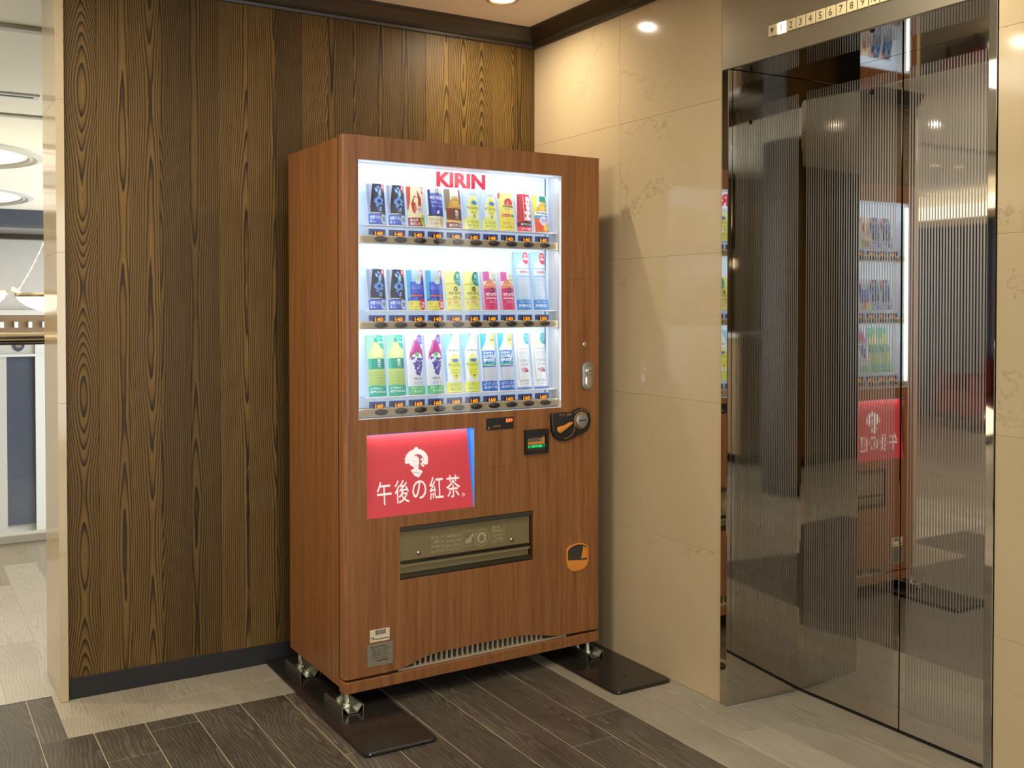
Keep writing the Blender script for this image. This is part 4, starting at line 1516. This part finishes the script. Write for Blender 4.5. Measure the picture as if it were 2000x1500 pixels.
def d_water():
    c = Canvas(*TALL, (168, 216, 244))
    c.grad(0, 1, .55, 1, (180, 222, 250), (140, 206, 236))
    c.rect(.14, 1, .18, .74, (190, 220, 246))
    c.poly([(.14, .72), (.24, .80), (.40, .86), (.70, .86), (.95, .80), (1, .72)], (220, 240, 250))
    c.rect(.12, 1, .715, .725, (90, 140, 190))
    c.rect(.12, 1, .60, .71, (214, 234, 252))
    c.text('KIRIN', .34, .90, .64, .675, (214, 70, 80), .04)
    c.rect(.12, 1, .575, .583, (110, 160, 210))
    c.rect(.22, .90, .24, .56, (206, 222, 246))
    for k in range(4):
        c.rect(.20, .92, .28 + .08 * k, .285 + .08 * k, (180, 204, 240))
    c.ell(.78, .90, .26, .105, (222, 62, 88))
    c.text('新', .66, .90, .92, .97, WHT, .01)
    c.text('100%', .60, .98, .865, .91, WHT, .04)
    c.rect(0, 1, 0, .18, (72, 146, 226))
    c.rect(.04, 1, .165, .178, (120, 180, 240))
    c.text('天然水 アルカリ', .16, .92, .115, .15, (226, 240, 252), .01)
    c.text('阿蘇天然', .10, .96, .04, .095, WHT, .02)
    return c


def d_green_tea():
    c = Canvas(*TALL, (178, 232, 190))
    c.grad(0, 1, .6, 1, (190, 236, 196), (130, 220, 170))
    c.poly([(.10, .60), (.16, .72), (.36, .83), (.44, .90), (.68, .90), (.76, .83), (.98, .72), (1, .60)], (214, 232, 150))
    c.ell(.60, .70, .30, .07, (230, 240, 176))
    c.rect(.42, .72, .88, .955, (30, 150, 120))
    c.poly([(.52, 1), (1, 1), (1, .77), (.82, .79), (.64, .86), (.56, .93)], (20, 176, 150))
    c.text('おーい', .62, .98, .93, .97, (190, 246, 226), .01)
    c.text('555ml', .64, .99, .865, .905, (210, 250, 236), .03)
    c.rect(.06, 1, .44, .615, (24, 160, 140))
    c.rect(.06, .20, .44, .615, (70, 196, 176))
    c.text('生', .52, .76, .545, .605, WHT, .03)
    c.text('茶', .52, .76, .465, .53, WHT, .03)
    c.rect(.80, .90, .45, .60, (20, 120, 130))
    c.grad(.04, 1, .15, .44, (170, 206, 110), (196, 216, 130))
    for k in range(5):
        c.rect(.06, 1, .20 + .045 * k, .207 + .045 * k, (150, 190, 110))
    c.rect(0, 1, .0, .165, (14, 176, 150))
    c.poly([(0, .165), (.3, .18), (1, .15), (1, .13), (0, .14)], (14, 176, 150))
    c.text('生茶葉抽出の', .06, .76, .105, .145, (206, 248, 236), .01)
    c.text('深緑のあまみ', .04, .94, .05, .092, WHT, .02)
    return c


def d_grape():
    c = Canvas(*TALL, (244, 246, 250))
    c.rect(.10, 1, .14, .60, (222, 230, 246))
    c.poly([(.14, .58), (.20, .70), (.44, .90), (.72, .90), (.98, .74), (1, .60), (.80, .68), (.60, .70), (.36, .66)], (176, 62, 140))
    c.poly([(.20, .70), (.44, .90), (.55, .88), (.36, .70)], (206, 110, 170))
    c.ell(.84, .915, .22, .085, (126, 92, 190))
    c.text('しっかり', .68, .99, .925, .955, WHT, .01)
    c.text('甘い', .72, .96, .875, .912, WHT, .01)
    c.ell(.60, .66, .14, .035, (110, 190, 110))
    rn = random.Random(2)
    for k in range(58):
        t = rn.random()
        y = .32 + .29 * t
        x = .62 + (rn.random() - .5) * (.16 + .62 * t)
        cc = rn.choice([(56, 52, 140), (84, 74, 176), (40, 40, 112), (110, 100, 200), (66, 50, 130)])
        c.ell(x, y, .062, .0205, cc)
        c.ell(x - .018, y + .007, .018, .006, (170, 170, 232))
    c.text('純水', .30, .82, .235, .285, (96, 104, 130), .01)
    c.text('ぶどう', .26, .84, .165, .21, (130, 110, 170), .01)
    c.rect(0, 1, 0, .14, (92, 196, 130))
    c.text('果汁たっぷり', .16, .92, .085, .12, (226, 246, 230), .01)
    c.text('すっきり', .26, .84, .03, .07, WHT, .02)
    return c


def d_lemon_tall():
    c = Canvas(*TALL, (190, 222, 246))
    c.grad(0, .5, .2, 1, (150, 190, 240), (130, 206, 240))
    c.poly([(.10, .18), (.14, .70), (.30, .82), (.50, .93), (.70, 1), (1, 1), (1, .18)], (236, 242, 248))
    c.poly([(.48, .96), (.60, 1), (.44, 1)], (70, 130, 200))
    c.poly([(.62, 1), (1, 1), (1, .84), (.80, .80), (.66, .90)], (226, 238, 190))
    c.text('炭酸', .74, .98, .90, .94, (90, 160, 120), .01)
    c.text('KIRIN', .30, .92, .70, .73, (96, 130, 120), .02)
    c.ell(.62, .44, .38, .21, (226, 234, 96))
    c.poly([(.40, .30), (.62, .18), (.84, .30)], (226, 234, 96))
    c.ell(.64, .545, .22, .035, (84, 130, 196))
    c.ell(.62, .60, .26, .028, (240, 244, 150))
    c.text('キリンレモン', .18, .98, .44, .50, (40, 96, 60), .03)
    c.rect(.34, .90, .375, .385, (170, 196, 60))
    c.rect(.38, .86, .33, .338, (170, 196, 60))
    c.ell(.62, .28, .07, .015, (90, 130, 40))
    c.rect(0, 1, 0, .17, (230, 236, 100))
    c.text('レモン', .20, .78, .105, .15, (120, 190, 90), .02)
    c.text('おいしさ', .20, .86, .03, .085, (90, 180, 150), .02)
    return c


def d_sports():
    c = Canvas(*TALL, (238, 244, 250))
    c.poly([(.06, .68), (.06, 1), (.42, 1), (.36, .86), (.14, .74)], (72, 186, 232))
    c.poly([(.14, .72), (.40, .84), (.52, .90), (.80, .90), (1, .74), (1, .70)], (246, 232, 226))
    c.ell(.88, .89, .28, .12, (240, 242, 130))
    c.text('大容量', .72, 1, .93, .96, (90, 110, 50), .01)
    c.text('555', .66, 1, .865, .915, (60, 80, 60), .04)
    c.rect(.08, 1, .44, .70, (40, 130, 204))
    c.rect(.08, .26, .44, .70, (86, 170, 226))
    c.text('KIRIN', .20, .78, .64, .68, (226, 240, 250), .05)
    c.text('LOVES', .18, .80, .575, .625, WHT, .05)
    c.text('SPORTS', .16, .84, .505, .56, WHT, .05)
    c.poly([(.70, .52), (1, .70), (1, .60), (.80, .50)], (226, 232, 244))
    c.poly([(.08, .455), (.70, .475), (1, .53), (1, .51), (.70, .45), (.08, .43)], (130, 214, 130))
    c.rect(.08, 1, .41, .432, (44, 84, 170))
    c.rect(.08, 1, .17, .41, (206, 214, 232))
    c.rect(.08, .18, .17, .41, (180, 196, 226))
    c.rect(0, 1, 0, .17, (40, 104, 206))
    c.text('ゴクゴク', .06, .98, .10, .15, (226, 236, 250), .02)
    c.text('水分補給', .06, .98, .035, .085, (226, 236, 250), .02)
    return c


def d_lychee():
    c = Canvas(*TALL, (236, 242, 248))
    c.poly([(.04, .74), (.10, 1), (.55, 1), (.40, .80)], (232, 242, 196))
    c.ell(.86, .90, .26, .105, (70, 184, 196))
    c.text('世界の', .70, .99, .915, .955, (220, 246, 246), .01)
    c.text('味', .78, .94, .855, .90, (220, 246, 246), .01)
    c.rect(.12, .16, .18, .74, (190, 206, 224))
    c.rect(.92, .95, .18, .74, (200, 212, 226))
    c.rect(.20, .90, .715, .722, (170, 180, 196))
    for k in range(5):
        c.rect(.26, .84, .57 + .028 * k, .576 + .028 * k, (190, 198, 210))
    c.text('ソルティ', .24, .90, .475, .53, (120, 134, 156), .01)
    c.text('ライチ', .32, .82, .405, .455, (120, 134, 156), .01)
    c.ell(.56, .335, .20, .040, (196, 120, 150))
    c.ell(.46, .34, .08, .022, (226, 190, 206))
    c.ell(.72, .315, .09, .022, (150, 70, 110))
    c.poly([(.26, .34), (.38, .37), (.40, .34)], (120, 150, 110))
    c.text('塩分補給に', .14, .90, .13, .165, (140, 150, 168), .01)
    c.text('すっきり', .14, .80, .075, .11, (140, 150, 168), .01)
    c.rect(0, 1, .0, .028, (86, 128, 206))
    c.rect(0, 1, .03, .04, (120, 150, 214))
    return c


DR = [
    [(d_ice, 2), (d_fire, 1), (d_blue_tea, 1), (d_brown_bottle, 1), (d_lemon, 2), (d_apple, 1), (d_cola, 1), (d_orange, 1)],
    [(d_ice, 2), (d_barley, 2), (d_yellow_tea, 2), (d_pink_tea, 2), (d_water, 2)],
    [(d_green_tea, 2), (d_grape, 2), (d_lemon_tall, 2), (d_sports, 2), (d_lychee, 2)]]
LBL = [
    ['navy coffee can sample with icy blue shards at the wall end of the top shelf', 'navy coffee can sample with icy shards next to the red flame can',
     'red and cream coffee can sample with a flame', 'royal blue tea can sample with cream foot on the top shelf', 'amber tea bottle sample with white cap and brown label',
     'pale lemon soda sample beside the amber tea bottle', 'pale lemon soda sample beside the yellow apple juice', 'yellow apple juice sample with a red apple',
     'red cola can sample with white sideways lettering', 'orange juice bottle sample with green cap at the end of the top shelf'],
    ['navy coffee can sample with icy blue shards at the wall end of the middle shelf', 'navy coffee can sample next to the blue cans on the middle shelf',
     'blue can sample with yellow foot beside the navy coffee cans', 'blue can sample with yellow foot beside the yellow tea', 'yellow lemon tea sample beside the blue cans',
     'yellow lemon tea sample beside the pink tea', 'pink straight tea sample beside the yellow tea', 'pink straight tea sample beside the tall water bottles',
     'tall pale blue water bottle sample beside the pink tea', 'tall pale blue water bottle sample at the end of the middle shelf'],
    ['tall green tea bottle sample at the wall end of the bottom shelf', 'tall green tea bottle sample beside the grape drinks', 'tall white grape drink sample beside the green tea',
     'tall white grape drink sample beside the lemon soda', 'tall lemon soda sample beside the grape drinks', 'tall lemon soda sample beside the sports drinks',
     'tall blue and white sports drink sample beside the lemon soda', 'tall blue and white sports drink sample beside the pale lychee drinks',
     'tall pale lychee drink sample beside the sports drinks', 'tall pale lychee drink sample at the end of the bottom shelf']]
GRP = ['drink samples on the top shelf', 'drink samples on the middle shelf', 'drink samples on the bottom shelf']
MV = Matrix.Translation(VL) @ Matrix.Rotation(VR, 4, 'Z')
_sl = {}
for r in range(3):
    k = 0
    for fn, cnt in DR[r]:
        for q in range(cnt):
            if fn not in _sl:
                cv = fn()
                _sl[fn] = sleeve('drink_sample', cv, 0.0615, 0.134 if cv.nv == SH[1] else (0.2065 if fn is d_water else 0.2000))
            o = bpy.data.objects.new('drink_sample', _sl[fn])
            COL.objects.link(o)
            x = 0.1390 + PITCH * k
            o.matrix_world = MV @ Matrix.Translation((x, 0.046, SHELF[r] + 0.0008)) @ Matrix.Rotation(math.radians(-9.0), 4, 'X')
            tag(o, LBL[r][k], 'drink sample', GRP[r])
            k += 1

# ------------------------------------------------------------------ LOBBY, HALL BEYOND THE BALUSTRADE
struct(MB().box(-8.2, 2.2, 10.5, 10.7, -1.75, ZC).build('wall_far', 'plaster'))
struct(MB().box(2.05, 2.2, 0.32, 10.5, -1.75, ZC).build('wall_hall', 'plaster'))
struct(MB().box(-8.2, -7.6, -6.2, 10.5, -1.75, ZC).build('wall_left', 'tan_wall'))
struct(MB().box(-8.2, 2.2, -6.2, -6.0, -0.2, ZC).build('wall_front', 'tan_wall'))
wo = struct(MB().box(-7.6, -1.84, -4.30, -4.063, 0.0, ZC).build('wall_opposite', 'dark'))
for i in range(24):
    o = bpy.data.objects.new('board', bm_)
    COL.objects.link(o)
    o.parent = wo
    o.location = (-1.84 - bw * (i + 0.5), -4.05, 0.052 + 1.19)
    o.rotation_euler = (0, 0, PI)
struct(MB().box(-4.3, -1.84, -4.05, -4.045, 0.0, 0.069).build('baseboard_front', 'skirting'))
for i in range(3):
    plank(-4.3 + 0.82 * i, -4.3 + 0.82 * (i + 1), -4.044, -3.88, 'plank_light')
struct(MB().box(2.05, 2.2, -6.2, -3.6, -0.2, ZC).build('wall_side', 'tan_wall'))
struct(MB().box(0.34, 2.2, -3.75, -3.6, -0.2, ZC).build('wall_return', 'tan_wall'))
# ceiling mouldings of the hall: a flat band, a slot diffuser and two ring coffers
struct(MB().box(-8.0, 2.0, 0.99, 1.05, ZC - 0.018, ZC - 0.0005).build('trim_3', 'grey_frame', bevel=0.004, segs=2))
struct(MB().box(-8.0, 2.0, 3.10, 3.17, ZC - 0.014, ZC - 0.0005).build('trim_4', 'grey_frame', bevel=0.004, segs=2))
sd = tag(empty('slot_diffuser', (-2.6, 2.50, ZC)), 'long white slot air diffuser in the hall ceiling', 'vent')
MB().box(-1.0, 1.0, -0.055, 0.055, -0.010, -0.0005).build('frame', 'white_frame', sd, bevel=0.003, segs=1)
MB().box(-0.97, 0.97, -0.020, 0.012, -0.0112, -0.0095).build('slot', 'dark', sd)


def ring(cx, cy, R, lb):
    t = tag(empty('ring_coffer', (cx, cy, ZC)), lb, 'ceiling light')
    MB().lathe([(R + 0.10, -0.0005), (R + 0.10, -0.016), (R + 0.05, -0.030), (R + 0.02, -0.016), (R, -0.022), (R - 0.02, -0.0005)], 72).build('ring_moulding', 'grey_frame', t, smooth=True)
    MB().disc((0, 0, -0.0035), R - 0.02, n=72).build('lit_panel', 'coffer', t)
    MB().lathe([(R * 0.62 + 0.03, -0.0036), (R * 0.62 + 0.02, -0.012), (R * 0.62, -0.0036)], 64).build('inner_ring', 'grey_frame', t, smooth=True)


ring(-2.13, 5.05, 0.74, 'nearer lit ring coffer in the hall ceiling')
ring(-2.42, 8.2, 1.28, 'wider lit ring coffer further along the hall ceiling')
struct(MB().box(-8.0, 2.0, 9.55, 10.0, 2.25, ZC - 0.001).build('beam', 'beam'))
struct(MB().box(-8.0, 2.0, 10.36, 10.499, 2.135, 2.20).build('trim_5', 'crown', bevel=0.01, segs=2))
# frieze with square blocks
struct(MB().box(-8.0, 2.0, 10.42, 10.499, 1.20, 1.26).build('trim_6', 'stone'))
struct(MB().box(-8.0, 2.0, 10.44, 10.499, 0.93, 1.20).build('trim_7', 'brown_band'))
blk = None
dn = struct(empty('trim_8', (0, 10.4, 1.08)))
for i in range(10):
    x = -1.80 + 0.157 * i
    if blk is None:
        o = MB().box(-0.021, 0.021, -0.02, 0.0395, -0.036, 0.036).build('dentil_block', 'white', dn)
        blk = o.data
    else:
        o = bpy.data.objects.new('dentil_block', blk)
        COL.objects.link(o)
        o.parent = dn
    o.location = (x, 0, 0)
# white framed door with dark glass and a shield emblem above
hd = struct(empty('door_2', (-0.97, 10.5, -1.6)))
fb = MB()
fb.box(-0.55, 0.29, -0.06, -0.001, 2.30, 2.52).box(0.165, 0.29, -0.08, -0.001, 0.0, 2.50).box(-0.55, -0.155, -0.08, -0.001, 0.0, 2.30)
fb.build('door_frame', ['grey_frame'], hd)
MB().box(0.165, 0.33, -0.10, -0.08, 0.0, 2.50).build('door_post', 'white_frame', hd)
MB().box(-0.1545, 0.1645, -0.05, -0.01, 0.19, 2.299).build('door_glass', 'slate', hd)
MB().box(-0.55, 0.33, -0.11, -0.06, 2.285, 2.315).build('door_rail', 'white_frame', hd)
se = MB().prism([(-0.085, 0.06), (0.047, 0.06), (0.047, 0.0), (0.02, -0.04), (-0.019, -0.058), (-0.058, -0.04), (-0.085, 0.0)], -0.075, -0.0605, 1)
sh_ = se.build('shield_emblem', 'slate', hd, loc=(0, 0, 2.405))
MB().box(-0.05, 0.012, -0.078, -0.0755, -0.01, 0.025).build('shield_mark', 'plate', sh_)
# balustrade
ba_ = tag(empty('glass_balustrade', (-0.75, 2.62, 0)), 'glass balustrade with polished brass handrail at the edge of the hall', 'railing')
MB().box(-2.65, 2.78, -0.055, 0.030, -0.002, 0.045).build('curb', 'stone', ba_, bevel=0.004, segs=1)
MB().box(-2.65, 2.78, -0.006, 0.006, 0.045, 1.083).build('glass_pane', 'glass', ba_)
MB().box(-2.65, 2.78, -0.026, 0.026, 1.083, 1.094).build('rail_cap', 'crown', ba_)
MB().tube([(-2.65, 0, 1.122), (2.78, 0, 1.122)], 0.027, 16).build('handrail', 'brass', ba_, smooth=True)
for px_ in (-2.6, 0.3, 2.7):
    MB().box(px_ - 0.02, px_ + 0.02, -0.02, -0.0065, 0.04, 1.083).build('post', 'brass', ba_, bevel=0.002, segs=1)


# crystal chandeliers over the hall
def chandelier(x, y, lb):
    t = tag(empty('crystal_chandelier', (x, y, 0)), lb, 'chandelier', 'crystal chandeliers over the hall')
    MB().lathe([(0.40, 1.375), (0.385, 1.345), (0.33, 1.300), (0.24, 1.265), (0.12, 1.245), (0.001, 1.240)], 40).build('crystal_bowl', 'crystal', t, smooth=True)
    MB().lathe([(0.405, 1.37), (0.412, 1.385), (0.405, 1.40), (0.395, 1.385), (0.405, 1.37)], 40).build('rim', 'brass', t, smooth=True)
    MB().tube([(-0.36 - 0.07 * k / 6, 0, 1.375 + 0.055 * math.sin(PI * k / 12)) for k in range(7)], 0.016, 8).build('garland', 'bead', t, smooth=True)
    MB().tube([(0, 0, 1.24), (0, 0, ZC)], 0.008, 8).build('stem', 'brass', t)
    MB().lathe([(0.06, ZC - 0.001), (0.06, ZC - 0.02), (0.02, ZC - 0.05), (0.001, ZC - 0.05)], 24).build('ceiling_rose', 'brass', t, smooth=True)
    for i in range(5):
        a = 2 * PI * i / 5 + PI
        b = MB()
        p0, p1 = Vector((0.40 * math.cos(a), 0.40 * math.sin(a), 1.39)), Vector((0.02 * math.cos(a), 0.02 * math.sin(a), 2.36))
        pts = []
        for k in range(15):
            u_ = k / 14
            p = p0.lerp(p1, u_)
            p.z -= 0.10 * math.sin(PI * u_)
            pts.append(p)
        b.tube(pts, 0.0030, 6)
        for p in pts[1:-1]:
            b.lathe([(0.001, -0.009), (0.0085, 0.0), (0.001, 0.009)], 6, c=p)
        o = b.build('bead_strand', 'bead', t)


chandelier(-1.10, 5.0, 'crystal chandelier whose bowl is cut off by the marble wall end')
chandelier(-2.05, 3.95, 'crystal chandelier at the edge of the photo, away from the wall end')

# lounge beyond the marble wall end, seen only in the elevator doors
cv_ = struct(empty('trim_9', (-6.0, 2.0, 0)))
MB().box(-0.12, 0.0, -3.4, 2.6, 2.10, 2.17).build('cove_lip', 'tan_wall', cv_)
MB().box(-0.10, -0.02, -3.4, 2.6, 2.171, 2.30).build('cove_lamp', 'cove', cv_)
MB().box(-1.6, -0.101, -3.4, 2.6, 2.301, ZC - 0.001).build('cove_soffit', 'ceiling', cv_)
rp = struct(empty('wall_panelling', (-7.6, 2.0, 0)))
MB().box(0.0, 0.02, -3.4, 3.2, 0.0, 2.30).build('panel_back', 'blue_panel', rp)
rib = None
for i in range(44):
    if rib is None:
        o = MB().box(0.0205, 0.05, -0.05, 0.05, 0.0, 2.30).build('panel_rib', 'dark_wood', rp)
        rib = o.data
    else:
        o = bpy.data.objects.new('panel_rib', rib)
        COL.objects.link(o)
        o.parent = rp
    o.location = (0, -3.3 + 0.15 * i, 0)
ac = tag(empty('armchair', (-6.9, 3.05, 0), 0.4), 'dark red armchair by the ribbed wall, mirrored in the elevator door', 'armchair')
MB().box(-0.33, 0.33, -0.33, 0.33, 0.16, 0.42).build('seat', 'red_fabric', ac, bevel=0.03, segs=2)
MB().box(-0.33, -0.20, -0.33, 0.33, 0.42, 0.78).build('backrest', 'red_fabric', ac, bevel=0.04, segs=2)
for sy in (-1, 1):
    MB().box(-0.20, 0.30, sy * 0.28 - 0.05, sy * 0.28 + 0.05, 0.42, 0.58).build('armrest', 'red_fabric', ac, bevel=0.025, segs=2)
for sx in (-0.26, 0.26):
    for sy in (-0.26, 0.26):
        MB().cyl((sx, sy, 0.0), (sx, sy, 0.161), 0.018, 0.024, n=10).build('leg', 'dark_wood', ac)
fl_ = tag(empty('floor_lantern', (-6.5, 2.45, 0)), 'low glowing round floor lamp beside the red armchair', 'lamp')
MB().lathe([(0.001, 0.0), (0.16, 0.0), (0.16, 0.03), (0.05, 0.045), (0.03, 0.06)], 28).build('base', 'black', fl_, smooth=True)
MB().lathe([(0.05, 0.06), (0.19, 0.10), (0.24, 0.20), (0.21, 0.30), (0.10, 0.36), (0.001, 0.37)], 28).build('shade', 'cove', fl_, smooth=True)

# behind the camera: entrance window and a counter under a globe lamp
wn = struct(empty('window_1', (-1.1, -6.0, 0)))
wf = MB()
wf.box(-0.9, 0.9, 0.0, 0.06, 2.20, 2.28).box(-0.9, 0.9, 0.0, 0.06, 0.0, 0.12).box(-0.9, -0.82, 0.0, 0.06, 0.12, 2.20).box(0.82, 0.9, 0.0, 0.06, 0.12, 2.20).box(-0.03, 0.03, 0.0, 0.06, 0.12, 2.20)
wf.build('window_frame', 'satin', wn)
MB().box(-0.82, 0.82, 0.004, 0.010, 0.12, 2.20).build('window_pane', 'daylight', wn)
rc = tag(empty('reception_counter', (-3.6, -5.6, 0)), 'tan counter with pale stone top at the wall behind the camera', 'counter')
MB().box(-1.2, 1.2, -0.25, 0.25, 0.08, 1.04).build('body', 'tan_wall', rc, bevel=0.004, segs=1)
MB().box(-1.25, 1.25, -0.30, 0.30, 1.04, 1.08).build('counter_top', 'stone', rc, bevel=0.004, segs=1)
MB().box(-1.15, 1.15, -0.22, 0.22, 0.0, 0.08).build('plinth', 'black', rc)
gl_ = tag(empty('globe_pendant', (-2.62, -5.75, 0)), 'brass pendant with a glowing clear globe above the counter', 'lamp')
MB().tube([(0, 0, 1.78), (0, 0, ZC)], 0.012, 10).build('stem', 'black', gl_)
MB().lathe([(0.001, 1.56), (0.06, 1.57), (0.095, 1.62), (0.10, 1.66), (0.08, 1.72), (0.04, 1.76), (0.02, 1.78)], 24).build('globe', 'glass', gl_, smooth=True)
MB().lathe([(0.001, 1.62), (0.03, 1.64), (0.035, 1.67), (0.02, 1.70), (0.001, 1.71)], 16).build('bulb', 'lamp', gl_, smooth=True)
MB().cyl((0, 0, 1.71), (0, 0, 1.79), 0.022, n=14).build('socket', 'brass', gl_)
